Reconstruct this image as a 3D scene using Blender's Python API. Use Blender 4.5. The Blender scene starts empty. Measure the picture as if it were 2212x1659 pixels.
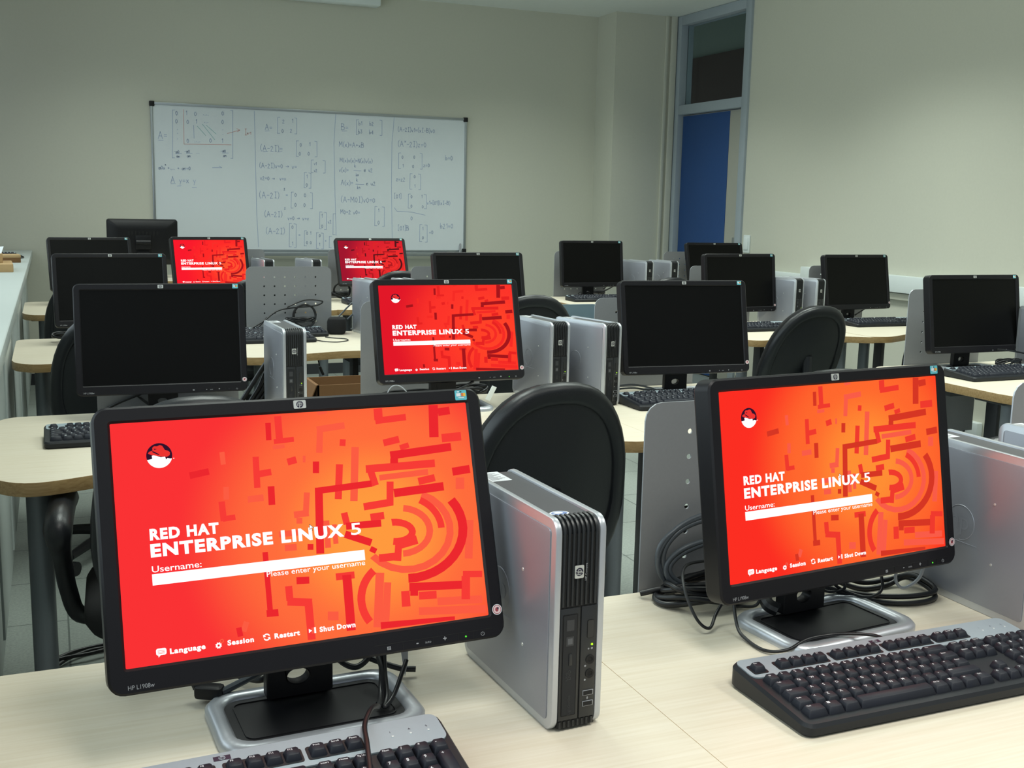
import bpy, math
from math import sin, cos, pi, radians, sqrt
from mathutils import Matrix, Vector

scene = bpy.context.scene
COL = scene.collection
H = 0.735          # height of the desk tops

# ------------------------------------------------------------------ camera
cam_data = bpy.data.cameras.new('camera')
cam_data.sensor_width = 36.0
cam_data.lens = 2373.5 / 2212 * 36.0
cam_data.clip_start = 0.05
cam = bpy.data.objects.new('camera', cam_data)
COL.objects.link(cam)
r_ = Vector((0.9232157, -0.3837175, 0.02082422))
u_ = Vector((0.04271083, 0.15631372, 0.98678357))
d_ = Vector((0.38190124, 0.91012466, -0.16070017))
cam.matrix_world = Matrix(((r_.x, u_.x, -d_.x, 0.0), (r_.y, u_.y, -d_.y, 0.0), (r_.z, u_.z, -d_.z, 1.3298), (0, 0, 0, 1)))
scene.camera = cam

# ------------------------------------------------------------------ light
vs = scene.view_settings
vs.view_transform = 'Standard'
vs.look = 'None'
vs.exposure = 0.0
vs.gamma = 1.0
vs.use_curve_mapping = False
world = bpy.data.worlds.new('world')
scene.world = world
world.use_nodes = True
world.node_tree.nodes['Background'].inputs['Color'].default_value = (0.80, 0.90, 1.0, 1)
world.node_tree.nodes['Background'].inputs['Strength'].default_value = 0.38


def area(name, loc, rot, sx, sy, power, color, spread=180):
    l = bpy.data.lights.new(name, 'AREA')
    l.shape = 'RECTANGLE'
    l.size, l.size_y = sx, sy
    l.energy = power
    l.color = color
    l.spread = radians(spread)
    o = bpy.data.objects.new(name, l)
    o.location = loc
    o.rotation_euler = rot
    COL.objects.link(o)
    return o


# louvred ceiling luminaires (their cut-off leaves the upper walls dim) and the windows of the left wall
LAMP, LAMP_COOL = (1.0, 0.99, 0.92), (0.91, 1.0, 0.92)
for lx, ly, pw in ((0.6, 0.2, 19), (2.4, 0.2, 22), (0.5, 2.6, 16), (2.1, 2.6, 18), (3.5, 2.6, 27), (0.5, 4.9, 15), (2.1, 4.9, 16), (3.5, 4.9, 25), (0.5, 6.9, 13), (2.1, 6.9, 14), (3.4, 6.9, 15)):
    area('ceiling_lamp', (lx, ly, 2.80), (0, 0, 0), 0.6, 1.2, pw, LAMP if ly < 1 else LAMP_COOL, 122)
area('window_daylight', (-0.66, 3.4, 1.55), (0, radians(-80), 0), 1.1, 7.5, 38, (0.80, 0.97, 1.0), 150)

# ------------------------------------------------------------------ materials
def lin(c):
    return tuple(((x / 255) / 12.92 if x / 255 <= 0.04045 else ((x / 255 + 0.055) / 1.055) ** 2.4) for x in c)


MATS = {}


def mat(name, rgb, rough=0.5, metal=0.0, noise=0.0, scale=20.0, bump=0.0, spec=0.5, coat=0.0, stretch=None):
    if name in MATS:
        return MATS[name]
    m = bpy.data.materials.new(name)
    m.use_nodes = True
    nt = m.node_tree
    b = nt.nodes['Principled BSDF']
    c = lin(rgb)
    b.inputs['Base Color'].default_value = (*c, 1)
    b.inputs['Roughness'].default_value = rough
    b.inputs['Metallic'].default_value = metal
    b.inputs['Specular IOR Level'].default_value = spec
    b.inputs['Coat Weight'].default_value = coat
    if noise or bump:
        tc = nt.nodes.new('ShaderNodeTexCoord')
        mp = nt.nodes.new('ShaderNodeMapping')
        if stretch:
            mp.inputs['Scale'].default_value = stretch
        nz = nt.nodes.new('ShaderNodeTexNoise')
        nz.inputs['Scale'].default_value = scale
        nz.inputs['Detail'].default_value = 4
        nt.links.new(tc.outputs['Object'], mp.inputs['Vector'])
        nt.links.new(mp.outputs['Vector'], nz.inputs['Vector'])
        if noise:
            mx = nt.nodes.new('ShaderNodeMixRGB')
            mx.inputs['Color1'].default_value = (*[x * (1 - noise) for x in c], 1)
            mx.inputs['Color2'].default_value = (*[min(1, x * (1 + noise)) for x in c], 1)
            nt.links.new(nz.outputs['Fac'], mx.inputs['Fac'])
            nt.links.new(mx.outputs['Color'], b.inputs['Base Color'])
        if bump:
            bp = nt.nodes.new('ShaderNodeBump')
            bp.inputs['Strength'].default_value = bump
            bp.inputs['Distance'].default_value = 0.002
            nt.links.new(nz.outputs['Fac'], bp.inputs['Height'])
            nt.links.new(bp.outputs['Normal'], b.inputs['Normal'])
    MATS[name] = m
    return m


def glow(name, rgb, strength=1.0):
    if name in MATS:
        return MATS[name]
    m = bpy.data.materials.new(name)
    m.use_nodes = True
    nt = m.node_tree
    nt.nodes.remove(nt.nodes['Principled BSDF'])
    e = nt.nodes.new('ShaderNodeEmission')
    e.inputs['Color'].default_value = (*lin(rgb), 1)
    e.inputs['Strength'].default_value = strength
    nt.links.new(e.outputs[0], nt.nodes['Material Output'].inputs[0])
    MATS[name] = m
    return m


def glow_radial(name, centre, inner, mid, outer, radius):
    """picture on a lit display: a soft blob of colour around a point of the screen"""
    m = bpy.data.materials.new(name)
    m.use_nodes = True
    nt = m.node_tree
    nt.nodes.remove(nt.nodes['Principled BSDF'])
    e = nt.nodes.new('ShaderNodeEmission')
    tc = nt.nodes.new('ShaderNodeTexCoord')
    mp = nt.nodes.new('ShaderNodeMapping')
    mp.inputs['Location'].default_value = (-centre[0] / radius, 0, -centre[1] / radius / 0.95)
    mp.inputs['Scale'].default_value = (1 / radius, 0, 1 / radius / 0.95)
    ln = nt.nodes.new('ShaderNodeVectorMath')
    ln.operation = 'LENGTH'
    cr = nt.nodes.new('ShaderNodeValToRGB')
    cr.color_ramp.interpolation = 'EASE'
    cr.color_ramp.elements[0].color = (*lin(inner), 1)
    cr.color_ramp.elements[0].position = 0.16
    cr.color_ramp.elements[1].color = (*lin(outer), 1)
    el = cr.color_ramp.elements.new(0.55)
    el.color = (*lin(mid), 1)
    nt.links.new(tc.outputs['Object'], mp.inputs['Vector'])
    nt.links.new(mp.outputs['Vector'], ln.inputs[0])
    nt.links.new(ln.outputs['Value'], cr.inputs['Fac'])
    nt.links.new(cr.outputs['Color'], e.inputs['Color'])
    nt.links.new(e.outputs[0], nt.nodes['Material Output'].inputs[0])
    MATS[name] = m
    return m


def wood(name, c1, c2):
    m = bpy.data.materials.new(name)
    m.use_nodes = True
    nt = m.node_tree
    b = nt.nodes['Principled BSDF']
    b.inputs['Roughness'].default_value = 0.42
    tc = nt.nodes.new('ShaderNodeTexCoord')
    mp = nt.nodes.new('ShaderNodeMapping')
    mp.inputs['Scale'].default_value = (2.2, 70, 70)
    nz = nt.nodes.new('ShaderNodeTexNoise')
    nz.inputs['Scale'].default_value = 2.4
    nz.inputs['Detail'].default_value = 6
    nz.inputs['Distortion'].default_value = 0.6
    cr = nt.nodes.new('ShaderNodeValToRGB')
    cr.color_ramp.elements[0].position = 0.35
    cr.color_ramp.elements[0].color = (*lin(c1), 1)
    cr.color_ramp.elements[1].position = 0.65
    cr.color_ramp.elements[1].color = (*lin(c2), 1)
    nt.links.new(tc.outputs['Object'], mp.inputs['Vector'])
    nt.links.new(mp.outputs['Vector'], nz.inputs['Vector'])
    nt.links.new(nz.outputs['Fac'], cr.inputs['Fac'])
    nt.links.new(cr.outputs['Color'], b.inputs['Base Color'])
    MATS[name] = m
    return m


def floor_mat():
    m = bpy.data.materials.new('floor_tiles')
    m.use_nodes = True
    nt = m.node_tree
    b = nt.nodes['Principled BSDF']
    b.inputs['Roughness'].default_value = 0.45
    tc = nt.nodes.new('ShaderNodeTexCoord')
    br = nt.nodes.new('ShaderNodeTexBrick')
    br.offset = 0.0
    br.inputs['Scale'].default_value = 1.0
    br.inputs['Brick Width'].default_value = 0.4
    br.inputs['Row Height'].default_value = 0.4
    br.inputs['Mortar Size'].default_value = 0.003
    br.inputs['Color1'].default_value = (*lin((158, 166, 160)), 1)
    br.inputs['Color2'].default_value = (*lin((164, 172, 166)), 1)
    br.inputs['Mortar'].default_value = (*lin((110, 118, 114)), 1)
    nz = nt.nodes.new('ShaderNodeTexNoise')
    nz.inputs['Scale'].default_value = 120
    mx = nt.nodes.new('ShaderNodeMixRGB')
    mx.blend_type = 'MULTIPLY'
    mx.inputs['Fac'].default_value = 0.5
    nt.links.new(tc.outputs['Object'], br.inputs['Vector'])
    nt.links.new(tc.outputs['Object'], nz.inputs['Vector'])
    nt.links.new(br.outputs['Color'], mx.inputs['Color1'])
    nt.links.new(nz.outputs['Fac'], mx.inputs['Color2'])
    nt.links.new(mx.outputs['Color'], b.inputs['Base Color'])
    MATS['floor_tiles'] = m
    return m


M_WALL = mat('beige_wall_paint', (203, 203, 189), 0.9, noise=0.03, scale=60, bump=0.08)
M_CEIL = mat('ceiling_paint', (232, 237, 234), 0.9, noise=0.02, scale=40)
M_WHITE = mat('white_laminate', (178, 186, 184), 0.45, noise=0.02, scale=8)
M_PVC = mat('white_plastic', (226, 234, 234), 0.4, noise=0.01)
M_WBOARD = mat('whiteboard_enamel', (215, 222, 226), 0.25, noise=0.02, scale=3)
M_ALU = mat('aluminium', (170, 176, 180), 0.35, 0.8, noise=0.03, scale=50)
M_BLACKPL = mat('black_plastic', (20, 20, 23), 0.45, noise=0.05, scale=300, spec=0.35)
M_BEZEL = mat('charcoal_bezel', (19, 18, 22), 0.42, noise=0.06, scale=600, spec=0.28)
M_SCREEN_OFF = mat('dark_display', (8, 8, 8), 0.36, noise=0.05, scale=90, spec=0.14)
M_SILVER = mat('brushed_silver', (146, 149, 158), 0.36, 0.32, noise=0.02, scale=400)
M_SILVER2 = mat('silver_rim', (190, 194, 200), 0.35, 0.6, noise=0.03, scale=200)
M_TOWERTOP = mat('dark_grey_cover', (74, 74, 78), 0.45, noise=0.05, scale=200)
M_GRILLE = mat('tower_front_plastic', (34, 36, 38), 0.38, noise=0.05, scale=200)
M_DEEP = mat('deep_slot', (8, 8, 9), 0.7, noise=0.05)
M_GREYTXT = mat('grey_print', (150, 152, 156), 0.5, noise=0.02)
M_DIMTXT = mat('dim_print', (86, 88, 92), 0.5, noise=0.02)
M_CHAIRBLUE = mat('grey_blue_plastic', (120, 142, 156), 0.35, noise=0.03)
M_WHITETXT = mat('white_print', (214, 216, 220), 0.5, noise=0.02)
M_BADGE = mat('badge_metal', (206, 208, 204), 0.3, 0.4, noise=0.02)
M_BADGEDARK = mat('badge_dark', (38, 34, 56), 0.4, noise=0.02)
M_TEAL = mat('sticker_teal', (86, 176, 190), 0.5, noise=0.03)
M_STWHITE = mat('sticker_white', (214, 218, 222), 0.5, noise=0.02)
M_STYELLOW = mat('sticker_yellow', (222, 176, 60), 0.5, noise=0.03)
M_STORANGE = mat('sticker_orange', (206, 110, 60), 0.5, noise=0.03)
M_STRED = mat('sticker_red', (150, 62, 72), 0.5, noise=0.03)
M_STPINK = mat('sticker_pink', (222, 196, 198), 0.5, noise=0.02)
M_BLUEST = mat('sticker_blue', (120, 140, 186), 0.4, noise=0.04)
M_KEY = mat('key_plastic', (30, 33, 42), 0.50, noise=0.05, scale=300, spec=0.30)
M_KBASE = mat('keyboard_black', (24, 27, 32), 0.45, noise=0.05, scale=200, spec=0.35)
M_KSILVER = mat('keyboard_silver_blue', (150, 164, 172), 0.42, 0.15, noise=0.03, scale=150)
M_STEEL = mat('grey_painted_steel', (140, 142, 145), 0.45, 0.15, noise=0.05, scale=160)
M_LEG = mat('grey_leg_paint', (126, 133, 138), 0.40, 0.3, noise=0.04, scale=120)
M_FRAME = mat('dark_frame_paint', (48, 50, 54), 0.45, noise=0.04)
M_EDGE = wood('desk_edge_band', (150, 122, 80), (172, 144, 100))
M_DESK = wood('light_wood_laminate', (207, 197, 177), (214, 206, 189))
M_SHELL = mat('chair_shell_plastic', (24, 26, 30), 0.36, noise=0.08, scale=500, bump=0.15)
M_FABRIC = mat('chair_fabric', (20, 20, 22), 0.95, noise=0.25, scale=900, bump=0.3)
M_CABLE = mat('black_cable', (22, 23, 26), 0.38, noise=0.05)
M_CABLEG = mat('grey_cable', (74, 80, 86), 0.42, noise=0.05)
M_CARD = mat('brown_cardboard', (116, 82, 48), 0.85, noise=0.08, scale=40)
M_CARD2 = mat('tan_cardboard', (176, 146, 104), 0.85, noise=0.06, scale=30)
M_DOORBLUE = mat('door_blue', (30, 72, 130), 0.5, noise=0.05, scale=30)
M_DOORGREY = mat('door_grey', (168, 168, 158), 0.5, noise=0.03)
M_DOORFRAME = mat('door_frame_grey', (160, 170, 178), 0.5, noise=0.03)
M_CORR = mat('corridor_wall', (110, 124, 112), 0.9, noise=0.04)
M_CORRD = mat('corridor_door', (52, 40, 30), 0.7, noise=0.06)
M_BAG = mat('translucent_wrap', (150, 156, 162), 0.3, noise=0.05)
M_LEDON = glow('green_led', (170, 240, 40), 1.6)
M_LEDGREEN = glow('green_led_small', (90, 230, 60), 1.2)
M_LEDOFF = mat('led_lens', (200, 206, 206), 0.25, noise=0.02)
M_INK = [mat('blue_marker', (162, 177, 206), 0.6, noise=0.05), mat('red_marker', (204, 158, 154), 0.6, noise=0.05), mat('green_marker', (144, 190, 190), 0.6, noise=0.05)]
M_GLASS = bpy.data.materials.new('window_glass')
M_GLASS.use_nodes = True
_b = M_GLASS.node_tree.nodes['Principled BSDF']
_b.inputs['Base Color'].default_value = (0.85, 0.95, 0.92, 1)
_b.inputs['Roughness'].default_value = 0.02
_b.inputs['Transmission Weight'].default_value = 1.0
_b.inputs['IOR'].default_value = 1.1
_ng = M_GLASS.node_tree.nodes.new('ShaderNodeTexNoise')
_ng.inputs['Scale'].default_value = 2
_ng2 = M_GLASS.node_tree.nodes.new('ShaderNodeMapRange')
_ng2.inputs['To Min'].default_value = 0.01
_ng2.inputs['To Max'].default_value = 0.04
M_GLASS.node_tree.links.new(_ng.outputs['Fac'], _ng2.inputs['Value'])
M_GLASS.node_tree.links.new(_ng2.outputs['Result'], _b.inputs['Roughness'])


# ------------------------------------------------------------------ mesh builder
class MB:
    def __init__(self):
        self.v, self.f, self.m, self.mats = [], [], [], []

    def mi(self, m):
        if m not in self.mats:
            self.mats.append(m)
        return self.mats.index(m)

    def add(self, verts, faces, m, M=None):
        o = len(self.v)
        for p in verts:
            p = Vector(p)
            self.v.append(tuple(M @ p) if M else tuple(p))
        k = self.mi(m)
        for f in faces:
            self.f.append(tuple(i + o for i in f))
            self.m.append(k)

    def box(self, x0, x1, y0, y1, z0, z1, m, b=0.0, M=None):
        if b <= 0:
            vs_ = [(x, y, z) for x in (x0, x1) for y in (y0, y1) for z in (z0, z1)]
            self.add(vs_, [(0, 1, 3, 2), (4, 6, 7, 5), (0, 4, 5, 1), (2, 3, 7, 6), (0, 2, 6, 4), (1, 5, 7, 3)], m, M)
        else:
            o = rrect((x1 - x0), (y1 - y0), b, 2, (x0 + x1) / 2, (y0 + y1) / 2)
            self.prism(o, z0, z1, m, b, M=M)

    def loops(self, L, m, cap0=True, cap1=True, M=None, closed=False):
        n = len(L[0])
        vs_ = [p for l in L for p in l]
        fs = []
        K = len(L)
        for k in range(K if closed else K - 1):
            a, b = k * n, ((k + 1) % K) * n
            for i in range(n):
                j = (i + 1) % n
                fs.append((a + i, a + j, b + j, b + i))
        if not closed:
            if cap0:
                fs.append(tuple(range(n - 1, -1, -1)))
            if cap1:
                fs.append(tuple((K - 1) * n + i for i in range(n)))
        self.add(vs_, fs, m, M)

    def prism(self, o, z0, z1, m, b=0.0, M=None, mtop=None):
        """outline o (ccw, xy) extruded along z with softened edges"""
        if b > 0:
            i_ = inset(o, b * 0.7)
            i2 = inset(o, b * 0.2)
            L = [[(x, y, z0) for x, y in i_], [(x, y, z0 + b * 0.3) for x, y in i2], [(x, y, z0 + b) for x, y in o],
                 [(x, y, z1 - b) for x, y in o], [(x, y, z1 - b * 0.3) for x, y in i2], [(x, y, z1) for x, y in i_]]
        else:
            L = [[(x, y, z0) for x, y in o], [(x, y, z1) for x, y in o]]
        if mtop is None:
            self.loops(L, m, M=M)
        else:
            self.loops(L, m, cap1=False, M=M)
            self.add(L[-1], [tuple(range(len(o)))], mtop, M)

    def ring(self, o, i, z0, z1, m, b=0.0, M=None):
        """frame between two outlines with the same point count"""
        ob = inset(o, b) if b else o
        ib = inset(i, -b) if b else i
        L = [[(x, y, z0) for x, y in o], [(x, y, z1 - b) for x, y in o]]
        if b:
            L.append([(x, y, z1) for x, y in ob])
            L.append([(x, y, z1) for x, y in ib])
        else:
            L.append([(x, y, z1) for x, y in i])
        L += [[(x, y, z1 - b) for x, y in i], [(x, y, z0) for x, y in i]] if b else [[(x, y, z0) for x, y in i]]
        self.loops(L, m, closed=True, M=M)

    def cyl(self, p0, p1, r0, m, r1=None, n=20, cap=True):
        p0, p1 = Vector(p0), Vector(p1)
        r1 = r0 if r1 is None else r1
        d = (p1 - p0).normalized()
        a = d.orthogonal().normalized()
        c = d.cross(a)
        L = [[tuple(p + (a * cos(2 * pi * k / n) + c * sin(2 * pi * k / n)) * r) for k in range(n)] for p, r in ((p0, r0), (p1, r1))]
        self.loops(L, m, cap, cap)

    def lathe(self, prof, m, n=24, M=None):
        L = [[(r * cos(2 * pi * k / n), r * sin(2 * pi * k / n), z) for k in range(n)] for r, z in prof]
        self.loops(L, m, M=M)

    def tube(self, pts, r, m, n=8, sub=6, closed=False, raw=False):
        P = [Vector(p) for p in pts]
        Q = P if raw else spline(P, sub, closed)
        K = len(Q)
        L = []
        a = None
        for k in range(K):
            if closed:
                t = Q[(k + 1) % K] - Q[k - 1]
            else:
                t = Q[min(k + 1, K - 1)] - Q[max(k - 1, 0)]
            if t.length < 1e-9:
                t = Vector((0, 0, 1))
            t.normalize()
            if a is None:
                a = t.orthogonal().normalized()
            a = (a - t * a.dot(t))
            a = a.normalized() if a.length > 1e-6 else t.orthogonal().normalized()
            c = t.cross(a)
            rr = r(k / max(1, K - 1)) if callable(r) else r
            L.append([tuple(Q[k] + (a * cos(2 * pi * i / n) + c * sin(2 * pi * i / n)) * rr) for i in range(n)])
        self.loops(L, m, closed=closed)

    def text(self, s, m, M, size=1.0, width=None, height=None, bold=0.0, align='L'):
        vs_, fs, w, h = glyphs(s, bold)
        sx = sy = size
        if height:
            sx = sy = height / 0.73
        if width:
            sx = width / w
        ox = -w / 2 if align == 'C' else 0
        self.add([((x + ox) * sx, y * sy, 0) for x, y in vs_], fs, m, M)

    def build(self, name, parent=None, loc=(0, 0, 0), rot=(0, 0, 0), sharp=35, smooth=True):
        me = mesh(self, name, sharp, smooth)
        return link(name, me, parent, loc, rot)


def mesh(mb, name, sharp=35, smooth=True):
    me = bpy.data.meshes.new(name)
    me.from_pydata(mb.v, [], mb.f)
    for m in mb.mats:
        me.materials.append(m)
    me.polygons.foreach_set('material_index', mb.m)
    if smooth:
        me.polygons.foreach_set('use_smooth', [True] * len(me.polygons))
        me.set_sharp_from_angle(angle=radians(sharp))
    me.update()
    return me


def link(name, me, parent=None, loc=(0, 0, 0), rot=(0, 0, 0)):
    o = bpy.data.objects.new(name, me)
    COL.objects.link(o)
    o.location = loc
    o.rotation_euler = rot
    if parent:
        o.parent = parent
    return o


def thing(name, label, cat, loc=(0, 0, 0), rz=0.0, group=None):
    o = bpy.data.objects.new(name, None)
    o.empty_display_size = 0.05
    COL.objects.link(o)
    o.location = loc
    o.rotation_euler = (0, 0, rz)
    return tag(o, label, cat, group)


def tag(o, label, cat, group=None, kind=None):
    o['label'] = label
    o['category'] = cat
    if group:
        o['group'] = group
    if kind:
        o['kind'] = kind
    return o


def struct(o):
    o['kind'] = 'structure'
    return o


def rrect(w, h, r, n=4, cx=0.0, cy=0.0):
    r = min(r, w / 2 - 1e-5, h / 2 - 1e-5)
    out = []
    for sx, sy, a0 in ((1, -1, -90), (1, 1, 0), (-1, 1, 90), (-1, -1, 180)):
        for k in range(n + 1):
            a = radians(a0 + 90 * k / n)
            out.append((cx + sx * (w / 2 - r) + r * cos(a), cy + sy * (h / 2 - r) + r * sin(a)))
    return out


def ellipse(rx, rz, n, cx=0.0, cz=0.0, a0=0.0):
    return [(cx + rx * cos(a0 + 2 * pi * k / n), cz + rz * sin(a0 + 2 * pi * k / n)) for k in range(n)]


def inset(o, d):
    n = len(o)
    out = []
    for k in range(n):
        a, b, c = Vector(o[k - 1]), Vector(o[k]), Vector(o[(k + 1) % n])
        e1, e2 = (b - a), (c - b)
        e1 = e1.normalized() if e1.length > 1e-9 else e2.normalized()
        e2 = e2.normalized() if e2.length > 1e-9 else e1
        n1, n2 = Vector((-e1.y, e1.x)), Vector((-e2.y, e2.x))
        s = n1 + n2
        q = max(0.3, 1 + n1.dot(n2))
        out.append(tuple(b + s * (d / q)))
    return out


def spline(P, sub=6, closed=False):
    n = len(P)
    out = []
    for i in range(n if closed else n - 1):
        p1, p2 = P[i], P[(i + 1) % n]
        p0 = P[i - 1] if (closed or i > 0) else p1 * 2 - p2
        p3 = P[(i + 2) % n] if (closed or i + 2 < n) else p2 * 2 - p1
        for k in range(sub):
            t = k / sub
            out.append(0.5 * ((2 * p1) + (p2 - p0) * t + (2 * p0 - 5 * p1 + 4 * p2 - p3) * t * t + (3 * p1 - p0 - 3 * p2 + p3) * t ** 3))
    if not closed:
        out.append(P[-1])
    return out


_G = {}


def glyphs(s, bold=0.0):
    key = (s, bold)
    if key in _G:
        return _G[key]
    cu = bpy.data.curves.new('lettering', 'FONT')
    cu.body = s
    cu.size = 1.0
    cu.offset = bold
    if bold > 0.03:
        cu.space_character = 1.15
    cu.resolution_u = 3
    cu.fill_mode = 'FRONT'
    ob = bpy.data.objects.new('lettering', cu)
    COL.objects.link(ob)
    dg = bpy.context.evaluated_depsgraph_get()
    me = bpy.data.meshes.new_from_object(ob.evaluated_get(dg))
    vs_ = [(v.co.x, v.co.y) for v in me.vertices]
    fs = [tuple(p.vertices) for p in me.polygons]
    bpy.data.objects.remove(ob)
    bpy.data.curves.remove(cu)
    bpy.data.meshes.remove(me)
    x0 = min((x for x, y in vs_), default=0)
    x1 = max((x for x, y in vs_), default=1)
    vs_ = [(x - x0, y) for x, y in vs_]
    _G[key] = (vs_, fs, x1 - x0, 0.73)
    return _G[key]


# planes to draw on: local (x, y) of the lettering -> thing space
def on_front(x, y, z, ang=0.0):      # facing -Y, reading left to right along +X
    return Matrix.Translation((x, y, z)) @ Matrix.Rotation(ang, 4, 'Y') @ Matrix.Rotation(pi / 2, 4, 'X')


def on_top(x, y, z, ang=0.0):
    return Matrix.Translation((x, y, z)) @ Matrix.Rotation(ang, 4, 'Z')


def copies(o, loc, rz, label, group=None, name=None):
    """a thing with copies of its parts and their sub-parts"""
    c = o.copy()
    COL.objects.link(c)
    c.location = loc
    c.rotation_euler = (0, 0, rz)
    c['label'] = label
    if group:
        c['group'] = group
    for ch in o.children:
        d = ch.copy()
        COL.objects.link(d)
        d.parent = c
        for g in ch.children:
            e = g.copy()
            COL.objects.link(e)
            e.parent = d
    return c

# ------------------------------------------------------------------ monitor
F0 = on_front(0, 0, 0)
MON = {}


def badge_mb(mb, x, y, z, w, h, M=None, flip=False):
    """silver plate with a dark disc and two slanted letters (front plane, at y)"""
    M = M or on_front(x, y, z)
    mb.prism(rrect(w, h, w * 0.08, 2), 0, 0.0008, M_BADGE, M=M)
    R = h * 0.42
    mb.add([(*p, 0.0010) for p in ellipse(R, R, 24)], [tuple(range(24))], M_BADGEDARK, M)
    S = Matrix(((1, 0.28, 0, 0), (0, 1, 0, 0), (0, 0, 1, 0.0012), (0, 0, 0, 1)))
    vs_, fs, gw, gh = glyphs('hp', 0.0)
    k = R * 1.9 / gw * 0.72
    mb.add([((px - gw / 2) * k, (py - 0.24) * k * 1.25, 0) for px, py in vs_], fs, M_BADGE, M @ S)
    mb.add([(*p, 0.0011) for p in [(-R * .12, R * .2), (R * .05, R * .2), (R * .3, R * 1.12), (R * .13, R * 1.12)]], [(0, 1, 2, 3)], M_BADGE, M)
    mb.add([(*p, 0.0011) for p in [(-R * .33, -R * 1.12), (-R * .16, -R * 1.12), (R * .1, -R * .2), (-R * .07, -R * .2)]], [(0, 1, 2, 3)], M_BADGE, M)


def monitor_meshes():
    W2, ZT, ZB = 0.2225, 0.1452, -0.1545
    outer = rrect(2 * W2, ZT - ZB, 0.016, 5, 0, (ZT + ZB) / 2)
    inner = rrect(0.4085, 0.2555, 0.0015, 5, 0, 0)
    b = MB()
    b.ring(outer, inner, -0.030, 0.0, M_BEZEL, b=0.0025, M=F0)
    MON['bezel'] = mesh(b, 'bezel')
    b = MB()
    L = []
    for s, y in ((1.0, 0.030), (0.985, 0.036), (0.94, 0.040), (0.80, 0.058), (0.62, 0.062)):
        cz = (ZT + ZB) / 2
        L.append([(x * s, y, cz + (z - cz) * s) for x, z in outer])
    b.loops(L, M_BLACKPL)
    for k in range(9):        # ventilation slots of the back
        x = -0.09 + k * 0.0225
        b.box(x - 0.006, x + 0.006, 0.0615, 0.0632, 0.045, 0.070, M_DEEP)
    MON['back_casing'] = mesh(b, 'back_casing')
    b = MB()
    b.box(-0.2046, 0.2046, 0.003, 0.012, -0.1281, 0.1281, M_SCREEN_OFF)
    MON['screen_off'] = mesh(b, 'screen')
    b = MB()
    badge_mb(b, 0, -0.0003, 0.1367, 0.0142, 0.0094)
    MON['badge'] = mesh(b, 'badge')
    b = MB()
    M = on_front(0.1977, -0.0003, 0.1367)
    b.prism(rrect(0.0150, 0.0122, 0.0012, 3), 0, 0.0003, M_TEAL, M=M)
    for x0, x1, y0, y1, m in ((-.0058, -.0004, -.0015, .0024, M_STWHITE), (.0006, .0032, -.0015, .0024, M_STORANGE), (.0032, .0061, -.0015, .0024, M_STYELLOW),
                              (-.0035, .004, -.0036, -.0026, M_STWHITE), (-.0045, -.002, .0035, .0047, M_STWHITE), (-.0012, .0012, .0035, .0045, M_BADGEDARK)):
        b.add([(x0, y0, .0005), (x1, y0, .0005), (x1, y1, .0005), (x0, y1, .0005)], [(0, 1, 2, 3)], m, M)
    MON['sticker'] = mesh(b, 'sticker')
    b = MB()
    M = on_front(0.2143, -0.0003, -0.1223)
    for r, z, m in ((.0062, .0003, M_STWHITE), (.0053, .0004, M_STRED), (.0046, .0005, M_STPINK)):
        b.add([(*p, z) for p in ellipse(r, r, 24)], [tuple(range(24))], m, M)
    b.add([(*p, .0006) for p in ellipse(.0022, .0026, 12, -.0004, 0)], [tuple(range(12))], M_STRED, M)
    b.add([(*p, .0007) for p in ellipse(.0010, .0014, 10, .0012, .0014)], [tuple(range(10))], M_BADGEDARK, M)
    MON['seal'] = mesh(b, 'round_seal')
    b = MB()
    b.text('HP L1908w', M_GREYTXT, on_front(-0.2035, -0.0006, -0.1490), width=0.0262, height=0.0048)
    MON['print'] = mesh(b, 'printed_name')
    b = MB()                                         # button marks and the groove above them
    b.box(0.060, 0.205, -0.0004, 0.0002, -0.1432, -0.1426, M_DEEP)
    for x in (0.094, 0.131, 0.162, 0.181):
        b.box(x - .0003, x + .0003, -0.0004, 0.0002, -0.1520, -0.1430, M_DEEP)
    b.add([(-.0022, -.0018, 0), (.0022, -.0018, 0), (.0022, .0018, 0), (-.0022, .0018, 0)], [(0, 1, 2, 3)], M_GREYTXT, on_front(0.0773, -0.0006, -0.1475))
    for y in (-.0008, .0006):
        b.box(.0757, .0789, -.0008, -.0005, -.1475 + y - .0002, -.1475 + y + .0003, M_BEZEL)
    b.text('auto', M_GREYTXT, on_front(0.1245, -0.0006, -0.1485), height=0.0030, align='C')
    b.text('-', M_GREYTXT, on_front(0.1114, -0.0006, -0.1490), height=0.0062, align='C', bold=.03)
    b.text('+', M_GREYTXT, on_front(0.1452, -0.0006, -0.1490), height=0.0058, align='C', bold=.03)
    o = [(0.1927 + .0021 * sin(a), -0.0006, -0.1475 + .0021 * cos(a)) for a in [radians(35 + 290 * k / 12) for k in range(13)]]
    b.tube(o, .0003, M_GREYTXT, n=4, raw=True)
    b.box(.1925, .1929, -.0009, -.0005, -.1474, -.1448, M_GREYTXT)
    MON['buttons'] = mesh(b, 'buttons')
    for k, m in (('led_on', M_LEDGREEN), ('led_off', M_FRAME)):
        b = MB()
        b.lathe([(0.0011, 0), (0.0010, .0004), (.0004, .0007)], m, 10, on_front(0.1715, -0.0002, -0.1478))
        MON[k] = mesh(b, 'power_light')
    # stand: upright with a cable hole, hinge block, base ring and tray
    b = MB()
    n = 24
    out = rrect(0.080, 0.165, 0.004, 5, 0, 0.0925)
    ho = ellipse(0.017, 0.011, n, 0, 0.036, -pi / 2 + 0.0)
    ho = [ho[(k) % n] for k in range(n)]
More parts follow.
